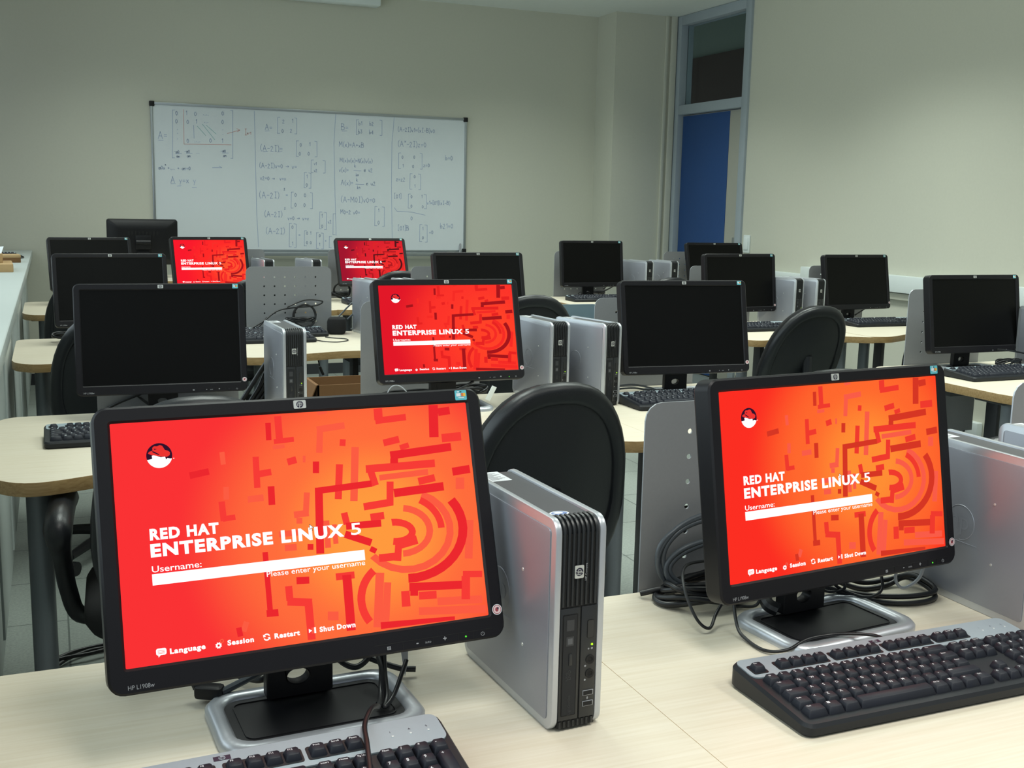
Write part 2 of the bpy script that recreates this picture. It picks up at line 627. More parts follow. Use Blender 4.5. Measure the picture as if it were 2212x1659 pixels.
    # start of rrect is lower right; align the ellipse start
    ho = ellipse(0.0135, 0.0095, n, -0.002, 0.035, -pi / 4)
    b.ring(out, ho, -0.009, 0.009, M_BLACKPL, b=0.0015, M=on_front(0, 0.062, 0, 0))
    MON['neck'] = mesh(b, 'neck')
    b = MB()
    b.cyl((-0.045, 0.066, 0.0), (0.045, 0.066, 0.0), 0.017, M_BLACKPL)
    b.box(-0.05, 0.05, 0.058, 0.075, -0.045, 0.045, M_BLACKPL, 0.004)
    MON['hinge'] = mesh(b, 'hinge')
    b = MB()
    b.ring(rrect(0.238, 0.156, 0.036, 6, 0.008, 0.016), rrect(0.196, 0.114, 0.022, 6, 0.008, 0.018), 0.0, 0.0125, M_SILVER2, b=0.005)
    MON['base'] = mesh(b, 'base_ring', sharp=60)
    b = MB()
    b.prism(rrect(0.198, 0.116, 0.022, 6, 0.008, 0.018), 0.001, 0.0065, M_BLACKPL)
    b.ring(rrect(0.176, 0.094, 0.012, 6, 0.008, 0.018), rrect(0.173, 0.091, 0.010, 6, 0.008, 0.018), 0.006, 0.0080, M_BLACKPL)
    MON['tray'] = mesh(b, 'base_tray')


SHAPES=[(2,-1257,626,-1050,656,-1060,727,-1267,697),(0,-927,892,-922,752,-867,755,-872,895),(2,-400,1183,-407,986,-346,985,-338,1182),(1,-294,1251,-296,944,-216,945,-214,1253),(1,-320,938,-92,949,-93,1006,-322,995),(0,-337,880,-204,886,-205,930,-338,924),(0,181,1032,511,1059,507,1135,177,1107),(0,181,1070,148,806,221,799,254,1064),(1,440,942,427,864,496,856,508,933),(0,567,842,492,223,579,214,655,834),(1,-572,813,-582,468,-512,466,-503,812),(1,-526,580,-376,594,-382,667,-532,653),(1,-181,686,-78,707,-93,784,-196,763),(0,-8,784,-15,707,16,705,24,781),(2,100,709,88,578,160,572,173,704),(2,-433,472,-439,265,-365,263,-358,470),(0,-914,508,-922,370,-863,367,-855,505),(1,-979,351,-972,138,-904,140,-911,353),(1,-945,131,-809,140,-814,199,-949,190),(0,-32,370,-67,122,-1,113,35,361),(0,-165,93,3,99,0,173,-168,166),(0,-141,95,-147,30,-81,24,-75,88),(2,96,411,46,-327,136,-334,186,406),(2,105,335,766,362,763,438,102,409),(1,365,656,314,262,395,252,447,648),(1,875,1269,872,1133,977,1135,980,1271),(1,884,1086,1264,1108,1262,1186,882,1163),(2,1561,1273,1530,886,1648,881,1680,1269),(2,1675,1133,1827,1147,1821,1240,1669,1226),(1,961,819,1156,850,1144,931,949,899),(1,1158,757,1270,783,1256,845,1144,819),(1,1686,814,1937,820,1937,922,1686,916),(2,1024,659,1795,705,1791,801,1020,754),(2,1019,672,1013,616,1108,609,1114,665),(1,711,528,1565,528,1567,619,713,617),(1,718,570,767,364,850,383,801,589),(0,866,425,1470,443,1469,512,864,492),(2,1779,405,2007,421,2000,518,1773,501),(0,1812,381,1796,243,1905,234,1921,372),(2,1024,216,1647,241,1644,341,1021,314),(1,1342,332,1553,360,1541,445,1330,417),(1,647,100,1003,123,997,208,641,184),(1,947,407,919,139,1003,132,1032,400),(2,376,-182,676,-312,712,-236,412,-106),(2,658,-364,724,-404,758,-352,692,-312),(1,369,92,390,-42,467,-32,446,103),(2,414,-97,832,-105,834,-25,415,-18),(1,714,-29,879,-22,876,62,710,55),(1,977,-312,944,-509,1028,-523,1061,-325),(1,767,-503,1026,-509,1027,-420,768,-415),(1,1003,-389,1259,-348,1239,-247,984,-288),(2,-551,-244,-549,-923,-489,-925,-491,-245),(2,-561,-946,-431,-952,-431,-876,-560,-871),(2,-205,-635,-62,-645,-58,-568,-201,-558),(1,-335,-643,-333,-803,-254,-804,-256,-644),(1,-329,-853,-56,-897,-45,-813,-317,-769),(1,-137,-827,-134,-1255,-46,-1258,-48,-829),(2,318,-600,312,-1218,416,-1223,423,-603),(1,245,-648,461,-651,461,-573,244,-570),(0,711,-616,624,-1220,725,-1236,813,-631),(0,801,-737,727,-1211,810,-1226,885,-750),(2,1091,-875,1741,-930,1748,-836,1098,-782),(2,1105,-841,1095,-929,1190,-940,1199,-852),(1,991,-864,983,-1040,1087,-1047,1094,-870),(1,1199,-986,1415,-1001,1420,-912,1204,-897),(1,1767,-799,2013,-827,2022,-751,1776,-723),(1,1752,-781,1720,-1049,1828,-1063,1859,-794),(2,709,-1254,1611,-1273,1615,-1232,712,-1176),(0,1179,-1161,2015,-1245,2023,-1155,1186,-1073),(0,1418,-1080,1980,-1126,1986,-1036,1423,-991),(0,107,-1073,230,-1089,239,-993,117,-978),(2,-899,-1018,-887,-1114,-828,-1109,-841,-1013),(0,-808,-953,-849,-1052,-794,-1076,-753,-977),(0,-352,-101,-108,-104,-108,-39,-352,-36),(2,-43,-208,-49,-273,17,-280,23,-215),(0,-301,-261,-168,-264,-167,-191,-300,-188),(0,161,31,153,-275,221,-277,228,29),(0,251,-22,252,-242,311,-242,310,-23),(0,1882,-132,1817,-583,1915,-596,1981,-144),(0,-661,312,-486,317,-489,390,-663,384),(0,207,1235,323,1251,316,1273,200,1273),(2,1770,149,1827,62,1722,20,1673,93),(2,1827,62,1867,-32,1756,-57,1722,20),(2,1867,-32,1888,-129,1775,-138,1756,-57),(2,1888,-129,1891,-227,1777,-219,1775,-138),(2,1891,-227,1874,-323,1763,-299,1777,-219),(2,1874,-323,1839,-416,1733,-376,1763,-299),(2,1839,-416,1786,-502,1689,-447,1733,-376),(2,1786,-502,1717,-579,1631,-511,1689,-447),(2,1717,-579,1634,-646,1560,-567,1631,-511),(2,1634,-646,1538,-701,1479,-612,1560,-567),(2,1538,-701,1434,-742,1390,-647,1479,-612),(2,1434,-742,1322,-769,1295,-669,1390,-647),(2,1322,-769,1207,-782,1197,-680,1295,-669),(2,1207,-782,1090,-779,1097,-677,1197,-680),(0,1379,256,1508,185,1451,123,1341,183),(0,1508,185,1612,88,1539,42,1451,123),(0,1612,88,1683,-29,1600,-56,1539,42),(0,1683,-29,1716,-156,1628,-162,1600,-56),(0,1716,-156,1708,-285,1621,-269,1628,-162),(0,1708,-285,1660,-407,1581,-371,1621,-269),(0,1660,-407,1576,-513,1509,-459,1581,-371),(0,1576,-513,1461,-595,1412,-527,1509,-459),(0,1461,-595,1325,-649,1297,-572,1412,-527),(0,1325,-649,1177,-670,1171,-590,1297,-572),(0,1177,-670,1027,-659,1043,-581,1171,-590),(0,1027,-659,885,-615,921,-544,1043,-581),(0,885,-615,760,-543,815,-484,921,-544),(0,760,-543,661,-447,730,-404,815,-484),(1,1351,189,1383,171,1335,108,1308,122),(1,1383,171,1414,151,1361,91,1335,108),(1,1414,151,1443,129,1386,73,1361,91),(1,1443,129,1470,106,1408,54,1386,73),(1,1470,106,1495,81,1429,33,1408,54),(1,1495,81,1517,54,1448,11,1429,33),(1,1517,54,1538,26,1465,-12,1448,11),(1,1538,26,1556,-3,1480,-36,1465,-12),(1,1556,-3,1571,-33,1493,-60,1480,-36),(1,1571,-33,1583,-64,1503,-86,1493,-60),(1,1583,-64,1593,-96,1512,-112,1503,-86),(1,1593,-96,1600,-128,1518,-138,1512,-112),(1,1600,-128,1604,-161,1521,-165,1518,-138),(1,1604,-161,1605,-193,1522,-192,1521,-165),(0,1125,119,1207,99,1175,29,1110,44),(0,1207,99,1281,67,1234,4,1175,29),(0,1281,67,1347,24,1286,-29,1234,4),(0,1347,24,1399,-29,1328,-68,1286,-29),(0,1399,-29,1436,-89,1357,-113,1328,-68),(0,1436,-89,1455,-152,1373,-160,1357,-113),(0,1455,-152,1457,-217,1375,-209,1373,-160),(0,1457,-217,1441,-279,1363,-255,1375,-209),(0,1441,-279,1408,-337,1337,-299,1363,-255),(0,1408,-337,1358,-388,1298,-336,1337,-299),(0,1358,-388,1296,-429,1249,-367,1298,-336),(0,1296,-429,1223,-458,1191,-388,1249,-367),(0,1223,-458,1143,-475,1128,-400,1191,-388),(0,1143,-475,1060,-478,1061,-403,1128,-400),(1,958,-28,1020,-32,1006,-111,964,-108),(1,1020,-32,1080,-45,1046,-119,1006,-111),(1,1080,-45,1135,-66,1082,-130,1046,-119),(1,1135,-66,1181,-93,1113,-143,1082,-130),(1,1181,-93,1215,-126,1137,-160,1113,-143),(1,1215,-126,1236,-163,1152,-177,1137,-160),(1,1236,-163,1243,-200,1157,-195,1152,-177),(1,1243,-200,1234,-236,1152,-212,1157,-195),(1,1234,-236,1210,-269,1137,-227,1152,-212),(1,1210,-269,1174,-297,1113,-239,1137,-227),(1,1174,-297,1126,-317,1082,-248,1113,-239),(1,1126,-317,1070,-330,1045,-253,1082,-248),(1,1070,-330,1010,-334,1005,-254,1045,-253),(1,1010,-334,948,-328,964,-250,1005,-254),(1,550,-1179,523,-1136,604,-1098,626,-1133),(1,523,-1136,501,-1090,586,-1060,604,-1098),(1,501,-1090,484,-1042,572,-1021,586,-1060),(1,484,-1042,473,-993,563,-982,572,-1021),(1,473,-993,467,-943,558,-941,563,-982),(1,467,-943,467,-893,558,-901,558,-941),(1,467,-893,473,-843,563,-860,558,-901),(1,473,-843,485,-795,573,-821,563,-860),(1,485,-795,502,-748,587,-783,573,-821),(1,502,-748,524,-703,605,-747,587,-783),(1,524,-703,552,-661,628,-713,605,-747),(1,552,-661,585,-622,654,-681,628,-713),(1,585,-622,622,-587,684,-652,654,-681),(1,622,-587,663,-555,718,-627,684,-652),]


def screen_meshes(kind, centre, inner, mid, outer, radius, dark, middle, light):
    """a lit display with its log-in picture; the colours differ from screen to screen"""
    m_bg = glow_radial('display_picture_' + kind, centre, inner, mid, outer, radius)
    tones = [glow('display_light_' + kind, light), glow('display_mid_' + kind, middle), glow('display_dark_' + kind, dark)]
    m_w = glow('display_white_' + kind, (255, 255, 255), 1.15)
    m_k = glow('display_black_' + kind, (48, 20, 44))
    m_r = glow('display_hat_' + kind, (236, 52, 48))
    b = MB()
    b.box(-0.2046, 0.2046, 0.003, 0.012, -0.1281, 0.1281, m_bg)
    MON['screen_' + kind] = mesh(b, 'screen', smooth=False)
    b = MB()
    for i, (c, *P) in enumerate(sorted(SHAPES, key=lambda q: q[0])):
        y = 0.00285 - 0.0001 * c - 0.0000008 * i
        pts = [(P[k] / 1e4, y, P[k + 1] / 1e4) for k in range(0, len(P), 2)]
        b.add(pts, [tuple(range(len(pts)))], tones[c])
    MON['shapes_' + kind] = mesh(b, 'screen_pattern', smooth=False)
    b = MB()
    Y = 0.0023

    def poly(pts, m, dy=0.0):
        b.add([(x, Y - dy, z) for x, z in pts], [tuple(range(len(pts)))], m)
    T = lambda x, z: on_front(x, Y, z)
    b.text('RED HAT', m_w, T(-0.1716, 0.0018), width=0.0718, height=0.0114, bold=0.048)
    b.text('ENTERPRISE LINUX', m_w, T(-0.1719, -0.0160), width=0.2105, height=0.0132, bold=0.048)
    b.text('5', m_w, T(0.0466, -0.0162), width=0.0120, height=0.0136, bold=0.012)
    b.text('Username:', m_w, T(-0.1718, -0.0325), width=0.0510, height=0.0068, bold=0.006)
    poly([(-0.1721, -0.0461), (0.0602, -0.0461), (0.0602, -0.0344), (-0.1721, -0.0344)], m_w)
    b.text('Please enter your username', m_w, T(-0.0524, -0.0515), width=0.1120, height=0.0060, bold=0.004)
    for s, x0, x1 in (('Language', -0.1596, -0.1231), ('Session', -0.1001, -0.0720), ('Restart', -0.0496, -0.0216), ('Shut Down', 0.0006, 0.0417)):
        b.text(s, m_w, T(x0, -0.1185), width=x1 - x0, height=0.0054, bold=0.045)
    # speech bubble, gears, arrows, way out
    poly(rrect(0.0105, 0.0070, 0.002, 3, -0.1682, -0.1150), m_w)
    poly([(-0.1715, -0.1180), (-0.1685, -0.1180), (-0.1712, -0.1206)], m_w)
    for z in (-0.1138, -0.1152, -0.1166):
        poly([(-0.1718, z - .0003), (-0.1648, z - .0003), (-0.1648, z + .0002), (-0.1718, z + .0002)], tones[0], .0001)
    for cx, cz, r, m in ((-0.1095, -0.1172, 0.0034, m_w), (-0.1058, -0.1130, 0.0024, tones[0])):
        g = []
        for k in range(24):
            q = r * (1.0 if (k // 1) % 3 else 0.72)
            g.append((cx + q * cos(k * pi / 12), cz + q * sin(k * pi / 12)))
        poly(g, m)
        poly(ellipse(r * 0.35, r * 0.35, 10, cx, cz), tones[2], .0001)
    for a0 in (20, 200):
        arc = [radians(a0 + 120 * k / 8) for k in range(9)]
        P1 = [(-0.058 + .0038 * cos(a), -0.1158 + .0038 * sin(a)) for a in arc]
        P2 = [(-0.058 + .0025 * cos(a), -0.1158 + .0025 * sin(a)) for a in reversed(arc)]
        poly(P1 + P2, m_w)
        e = radians(a0 + 120)
        q = (-0.058 + .0031 * cos(e), -0.1158 + .0031 * sin(e))
        poly([(q[0] + .0020 * cos(e), q[1] + .0020 * sin(e)), (q[0] - .0020 * sin(e), q[1] + .0026 * cos(e)), (q[0] - .0020 * cos(e), q[1] - .0020 * sin(e))], m_w)
    poly([(-0.0085, -0.1190), (-0.0035, -0.1190), (-0.0035, -0.1126), (-0.0085, -0.1126)], tones[0])
    poly([(-0.0055, -0.1190), (-0.0035, -0.1190), (-0.0035, -0.1126), (-0.0055, -0.1126)], m_w, .0001)
    poly([(-0.0115, -0.1135), (-0.0080, -0.1158), (-0.0115, -0.1181)], m_w, .0001)
    # round emblem: dark disc, white face and collar, red brimmed hat
    cx, cz, R = -0.1561, 0.0904, 0.0134
    poly(ellipse(R, R, 36, cx, cz), m_k)
    P = [(cx + R * cos(a), cz + R * sin(a)) for a in [radians(197 + 146 * k / 20) for k in range(21)]]
    P += [(cx + R * u, cz + R * v) for u, v in ((.82, -.30), (.62, -.24), (.50, -.36), (.44, -.12), (.1, -.14), (-.1, -.06), (-.38, .08), (-.58, .02), (-.55, -.22), (-.74, -.26))]
    poly(P, m_w, .0001)
    P = [(-.86, .22), (-.78, .34), (-.62, .40), (-.50, .42), (-.50, .66), (-.36, .78), (-.12, .76), (.10, .84), (.28, .76), (.46, .42), (.70, .34), (.84, .20), (.80, -.02), (.58, -.14), (.20, -.10), (-.24, .0), (-.60, .08)]
    poly([(cx + R * u, cz + R * v) for u, v in P], m_r, .0002)
    P = [(-.50, .40), (-.30, .30), (0.0, .10), (-.02, .04), (-.34, .20), (-.52, .32)]
    poly([(cx + R * u, cz + R * v) for u, v in P], m_k, .0003)
    P = [(-.40, .58), (-.14, .54), (-.34, .48)]
    poly([(cx + R * u, cz + R * v) for u, v in P], m_k, .0003)
    poly(ellipse(.0006, .0006, 8, cx + R * 1.10, cz - R * .30), m_w)
    # mouse pointer
    poly([(-0.0006, 0.0012), (0.0044, -0.0035), (0.0018, -0.0038), (0.0030, -0.0062), (0.0020, -0.0066), (0.0010, -0.0042), (-0.0006, -0.0056)], m_k, .0001)
    poly([(-0.0002, 0.0002), (0.0034, -0.0031), (0.0012, -0.0033), (0.0022, -0.0058), (0.0018, -0.0060), (0.0008, -0.0036), (-0.0002, -0.0047)], m_w, .0002)
    MON['words_' + kind] = mesh(b, 'screen_lettering', smooth=False)


monitor_meshes()
screen_meshes('near', (0.075, -0.015), (255, 154, 62), (255, 108, 60), (250, 50, 52), 0.225, (236, 40, 46), (247, 60, 54), (252, 92, 66))
screen_meshes('side', (0.055, 0.010), (255, 142, 52), (255, 104, 46), (252, 46, 34), 0.225, (214, 54, 36), (240, 58, 46), (250, 92, 72))
screen_meshes('mid', (0.120, -0.020), (255, 66, 40), (253, 52, 42), (226, 24, 40), 0.30, (164, 22, 28), (232, 36, 34), (246, 44, 38))
screen_meshes('far', (0.130, -0.030), (255, 82, 48), (255, 42, 40), (250, 26, 44), 0.30, (160, 22, 30), (236, 34, 38), (248, 48, 42))
screen_meshes('dim', (0.140, -0.030), (240, 46, 44), (220, 34, 46), (160, 22, 46), 0.33, (84, 22, 28), (180, 28, 34), (222, 40, 40))


def monitor(x, y, zc, a, t, label, kind=None, table=H, group='flat monitors on the classroom desks', plain=False):
    th = thing('monitor', label, 'monitor', (x, y, table), a, group)
    hz = zc - (table - H)
    L, R = (0, 0, hz), (-t, 0, 0)
    bz = link('bezel', MON['bezel'], th, L, R)
    link('badge', MON['badge'], bz)
    link('sticker', MON['sticker'], bz)
    link('round_seal', MON['seal'], bz)
    link('printed_name', MON['print'], bz)
    link('buttons', MON['buttons'], bz)
    link('power_light', MON['led_on' if kind else 'led_off'], bz)
    link('back_casing', MON['back_casing'], th, L, R)
    if kind:
        s = link('screen', MON['screen_' + kind], th, L, R)
        s['label'] = 'lit red and orange screen'
        link('screen_pattern', MON['shapes_' + kind], s)
        link('screen_lettering', MON['words_' + kind], s)
    else:
        s = link('screen', MON['screen_off'], th, L, R)
        s['label'] = 'dark switched-off screen'
    link('hinge', MON['hinge'], th, L, R)
    n = link('neck', MON['neck'], th)
    if hz > 0.27:
        n.scale = (1, 1, hz / 0.24)
    link('base_ring', MON['base'], th)
    link('base_tray', MON['tray'], th)
    return th


# ------------------------------------------------------------------ small desktop computer standing on edge
def PYZ(x):
    return Matrix(((0, 0, 1, x), (1, 0, 0, 0), (0, 1, 0, 0), (0, 0, 0, 1)))


TW = {}


def tower_meshes():
    D, Z = 0.254, 0.251
    o = rrect(D, Z, 0.017, 6, D / 2, Z / 2)
    for side, x0 in (('l', 0.0), ('r', 0.056)):
        b = MB()
        b.prism(o, x0 + 0.001, x0 + 0.009 if side == 'l' else x0 + 0.0095, M_SILVER2, 0.002, M=PYZ(0))
        xx = (x0 + 0.001, x0 - 0.0006) if side == 'l' else (x0 + 0.0094, x0 + 0.0110)
        b.prism(inset(o, 0.012), min(xx), max(xx), M_SILVER, 0.0006, M=PYZ(0))
        xs = x0 - 0.0006 if side == 'l' else x0 + 0.0110
        sg = -1 if side == 'l' else 1
        b.tube([(xs, 0.140 + .027 * cos(q), 0.128 + .027 * sin(q)) for q in [radians(-60 + 330 * k / 30) for k in range(31)]], 0.0007, M_SILVER, n=5, raw=True)
        b.tube([(xs, 0.105, 0.098), (xs, 0.170, 0.098)], 0.0006, M_SILVER, n=5, raw=True)
        b.text('hp', M_SILVER, Matrix(((0, 0, sg, xs + sg * .0003), (-1 if side == 'l' else 1, 0, 0, 0.160 if side == 'l' else .122), (0, 1, 0, 0.118), (0, 0, 0, 1))), width=0.036, height=0.030)
        for yy, zz in ((0.078, 0.172), (0.075, 0.080)):
            b.lathe([(0.0022, 0), (0.0020, 0.0008), (0.0008, 0.0012)], M_BADGE, 10, Matrix.Translation((xs, yy, zz)) @ Matrix.Rotation(sg * pi / 2, 4, 'Y'))
        TW['side_' + side] = mesh(b, 'side_panel')
    b = MB()
    b.prism(inset(o, 0.003), 0.008, 0.057, M_TOWERTOP, M=PYZ(0))
    TW['case'] = mesh(b, 'case_cover')
    b = MB()                                        # ribbed front that rolls over the top edge
    b.box(0.0092, 0.0560, 0.0012, 0.0060, 0.004, 0.234, M_DEEP)
    for k in range(8):
        x = 0.0122 + k * 0.00585
        p = [(x, 0.0012, 0.150), (x, 0.0012, 0.236)] + [(x, 0.0165 - 0.0155 * cos(q), 0.2345 + 0.0155 * sin(q)) for q in [radians(a) for a in (20, 40, 60, 80)]] + [(x, 0.0200, 0.2500), (x, 0.0240, 0.2496)]
        b.tube(p, 0.0021, M_GRILLE, n=6, raw=True)
        b.tube([(x, 0.0060, 0.0035), (x, 0.0016, 0.0050), (x, 0.0012, 0.0125)], 0.0019, M_GRILLE, n=6, raw=True)
    TW['front_grille'] = mesh(b, 'front_grille')
    b = MB()
    b.box(0.0092, 0.0345, -0.0005, 0.0060, 0.0135, 0.1475, M_GRILLE, 0.001)
    b.box(0.0360, 0.0560, -0.0005, 0.0060, 0.0135, 0.1475, M_GRILLE, 0.001)
    TW['front_panel'] = mesh(b, 'front_panel')
    b = MB()
    M = on_front(0.0215, -0.0006, 0.080)
    b.ring(rrect(0.0195, 0.122, 0.0015, 3), rrect(0.0180, 0.1205, 0.0012, 3), 0, 0.0003, M_DEEP, M=M)
    b.prism(rrect(0.0172, 0.1198, 0.0012, 3), 0, 0.0007, M_KBASE, M=M)
    for z, h in ((0.128, 0.013), (0.109, 0.011)):
        b.add([(-.0048, -h / 2, 0), (.0048, -h / 2, 0), (.0048, h / 2, 0), (-.0048, h / 2, 0)], [(0, 1, 2, 3)], M_FRAME, on_front(0.0215, -0.0015, z))
    b.add([(-.0030, -.0035, 0), (.0030, -.0035, 0), (.0030, .0035, 0), (-.0030, .0035, 0)], [(0, 1, 2, 3)], M_DIMTXT, on_front(0.0215, -0.0017, 0.109))
    b.text('DVD', M_FRAME, on_front(0.0235, -0.0016, 0.063, -pi / 2), height=0.0042)
    b.text('R/RW', M_FRAME, on_front(0.0195, -0.0016, 0.062, -pi / 2), height=0.0030)
    b.text('LightScribe', M_FRAME, on_front(0.0235, -0.0016, 0.020, -pi / 2), height=0.0040)
    b.box(0.0205, 0.0245, -0.0022, -0.0012, 0.080, 0.094, M_GRILLE, 0.0006)
    TW['drive'] = mesh(b, 'optical_drive')
    b = MB()
    b.ring(rrect(0.0088, 0.0220, 0.002, 3), rrect(0.0080, 0.0212, 0.0018, 3), 0, 0.0003, M_DEEP, M=on_front(0.0480, -0.0006, 0.120))
    b.prism(rrect(0.0078, 0.0210, 0.0018, 3), 0, 0.0007, M_GRILLE, M=on_front(0.0480, -0.0006, 0.120))
    TW['power_button'] = mesh(b, 'power_button')
    b = MB()
    b.lathe([(0.0014, 0), (0.0012, 0.0008), (0.0004, 0.0012)], M_LEDON, 12, on_front(0.0505, -0.0006, 0.1010))
    TW['power_light'] = mesh(b, 'power_light')
    b = MB()
    for x, r in ((0.0462, .0011), (0.0505, .0014)):
        b.add([(*p, 0) for p in ellipse(r, r, 10)], [tuple(range(10))], M_GREYTXT, on_front(x, -0.0008, 0.0962))
    for z in (0.0760, 0.0590):
        b.add([(*p, 0) for p in ellipse(.0013, .0013, 10)], [tuple(range(10))], M_GREYTXT, on_front(0.0425, -0.0008, z))
    b.add([(*p, 0) for p in ellipse(.0010, .0018, 10)], [tuple(range(10))], M_GREYTXT, on_front(0.0465, -0.0008, 0.0365))
    TW['icons'] = mesh(b, 'icons')
    b = MB()
    M = on_front(0, 0, 0)
    b.lathe([(0.0056, 0), (0.0056, 0.0008), (0.0032, 0.0009), (0.0030, 0.0002), (0.0008, 0.0002)], M_DEEP, 16, M)
    TW['jack'] = mesh(b, 'audio_jack')
    b = MB()
    b.box(-0.0068, 0.0068, -0.0010, 0.0010, -0.0030, 0.0030, M_GREYTXT, 0.0003)
    b.box(-0.0064, 0.0056, -0.0013, 0.0005, -0.0022, 0.0028, M_DEEP)
    TW['usb'] = mesh(b, 'usb_port')
    b = MB()
    badge_mb(b, 0, 0, 0, 0.0150, 0.0115, M=on_front(0.0306, -0.0011, 0.190, -pi / 2))
    b.text('HP Compaq', M_GREYTXT, on_front(0.0405, -0.0016, 0.179, -pi / 2), width=0.020, height=0.0026)
    TW['badge'] = mesh(b, 'badge')
    b = MB()
    M = on_top(0, 0, 0.2482)
    b.add([(0.0110, 0.196, 0), (0.0400, 0.196, 0), (0.0400, 0.243, 0), (0.0110, 0.243, 0)], [(0, 1, 2, 3)], M_STWHITE, M)
    for k in range(10):
        b.add([(0.014, 0.202 + k * .0036, .0002), (0.014 + .022 * (0.5 + 0.5 * ((k * 7) % 5) / 4), 0.202 + k * .0036, .0002), (0.014 + .022 * (0.5 + 0.5 * ((k * 7) % 5) / 4), 0.2034 + k * .0036, .0002), (0.014, 0.2034 + k * .0036, .0002)], [(0, 1, 2, 3)], M_GREYTXT, M)
    TW['label'] = mesh(b, 'serial_label')
    b = MB()
    b.add([(*p, 0) for p in ellipse(0.0120, 0.0085, 24, 0.0240, 0.038)], [tuple(range(24))], M_STWHITE, M)
    b.add([(*p, 0.0001) for p in ellipse(0.0100, 0.0066, 24, 0.0240, 0.038)], [tuple(range(24))], M_BLUEST, M)
    b.add([(*p, 0.0002) for p in ellipse(0.0060, 0.0038, 24, 0.0230, 0.039)], [tuple(range(24))], M_STWHITE, M)
    TW['oval'] = mesh(b, 'oval_sticker')


tower_meshes()


def tower(x, y, a, label, plain=False):
    th = thing('desktop_computer', label, 'computer', (x, y, H), a, 'small silver desktop computers standing on edge')
    link('side_panel', TW['side_l'], th)
    link('side_panel', TW['side_r'], th)
    link('case_cover', TW['case'], th)
    g = link('front_grille', TW['front_grille'], th)
    link('badge', TW['badge'], g)
    p = link('front_panel', TW['front_panel'], th)
    link('optical_drive', TW['drive'], p)
    link('power_button', TW['power_button'], p)
    link('power_light', TW['power_light'], p)
    link('icons', TW['icons'], p)
    for z in (0.0830, 0.0660):
        link('audio_jack', TW['jack'], p, (0.0485, -0.0006, z))
    for z in (0.0430, 0.0300):
        link('usb_port', TW['usb'], p, (0.0470, -0.0006, z))
    link('serial_label', TW['label'], th)
    link('oval_sticker', TW['oval'], th)
    return th


# ------------------------------------------------------------------ keyboard
U = 0.0190
KB = {}


def kz(y):
    return 0.0165 + 0.085 * y


def key_list():
    K = []
    x0 = 0.013
    rows = [
        (0.0225, [('Ctrl', 1.5), ('#', 1.25), ('Alt', 1.25), ('', 6.0), ('Alt Gr', 1.25), ('#', 1.25), ('=', 1.25), ('Ctrl', 1.25)]),
        (0.0415, [('Shift', 1.25), ('<', 1)] + [(c, 1) for c in 'ZXCVBNM,.-'] + [('Shift', 2.75)]),
        (0.0605, [('Caps', 1.75)] + [(c, 1) for c in 'ASDFGHJKL'] + [('N', 1), ('+', 1), ('*', 1)] + [('Enter', 1.25)]),
        (0.0795, [('Tab', 1.5)] + [(c, 1) for c in 'QWERTYUIOP'] + [('^', 1), ('*', 1), ('Enter', 1.5)]),
        (0.0985, [('o', 1)] + [(c, 1) for c in "1234567890'!"] + [('<---', 2)]),
    ]
    for y, r in rows:
        x = x0
        for s, w in r:
            K.append((s, x + w * U / 2, y, w * U - 0.0008, U - 0.0008))
            x += w * U
    f = 0.1290
    K.append(('Esc', x0 + U / 2, f, U - 0.0008, 0.017))
    for g, st in ((0, 2.0), (1, 6.5), (2, 11.0)):
        for i in range(4):
            K.append(('F%d' % (g * 4 + i + 1), x0 + (st + i + .5) * U, f, U - 0.0008, 0.017))
    xn = x0 + 15 * U + 0.007
    for i, s in enumerate(('Print', 'Scroll', 'Pause')):
        K.append((s, xn + (i + .5) * U, f, U - 0.0008, 0.017))
    for j, r in enumerate((('Insert', 'Home', 'Pg Up'), ('Delete', 'End', 'Pg Dn'))):
        for i, s in enumerate(r):
            K.append((s, xn + (i + .5) * U, 0.0985 - j * U, U - 0.0008, U - 0.0008))
    K.append(('^', xn + 1.5 * U, 0.0415, U - 0.0008, U - 0.0008))
    for i, s in enumerate(('<', 'v', '>')):
        K.append((s, xn + (i + .5) * U, 0.0225, U - 0.0008, U - 0.0008))
    xp = xn + 3 * U + 0.007
    for j, r in enumerate((('Num', '/', '*', '-'), ('7', '8', '9', ''), ('4', '5', '6', ''), ('1', '2', '3', ''))):
        for i, s in enumerate(r):
            if s:
                K.append((s, xp + (i + .5) * U, 0.0985 - j * U, U - 0.0008, U - 0.0008))
    K.append(('+', xp + 3.5 * U, 0.0985 - 1.5 * U, U - 0.0008, 2 * U - 0.0008))
    K.append(('0', xp + 1.0 * U, 0.0225, 2 * U - 0.0008, U - 0.0008))
    K.append((',', xp + 2.5 * U, 0.0225, U - 0.0008, U - 0.0008))
    K.append(('Enter', xp + 3.5 * U, 0.0985 - 3.5 * U, U - 0.0008, 2 * U - 0.0008))
    return K


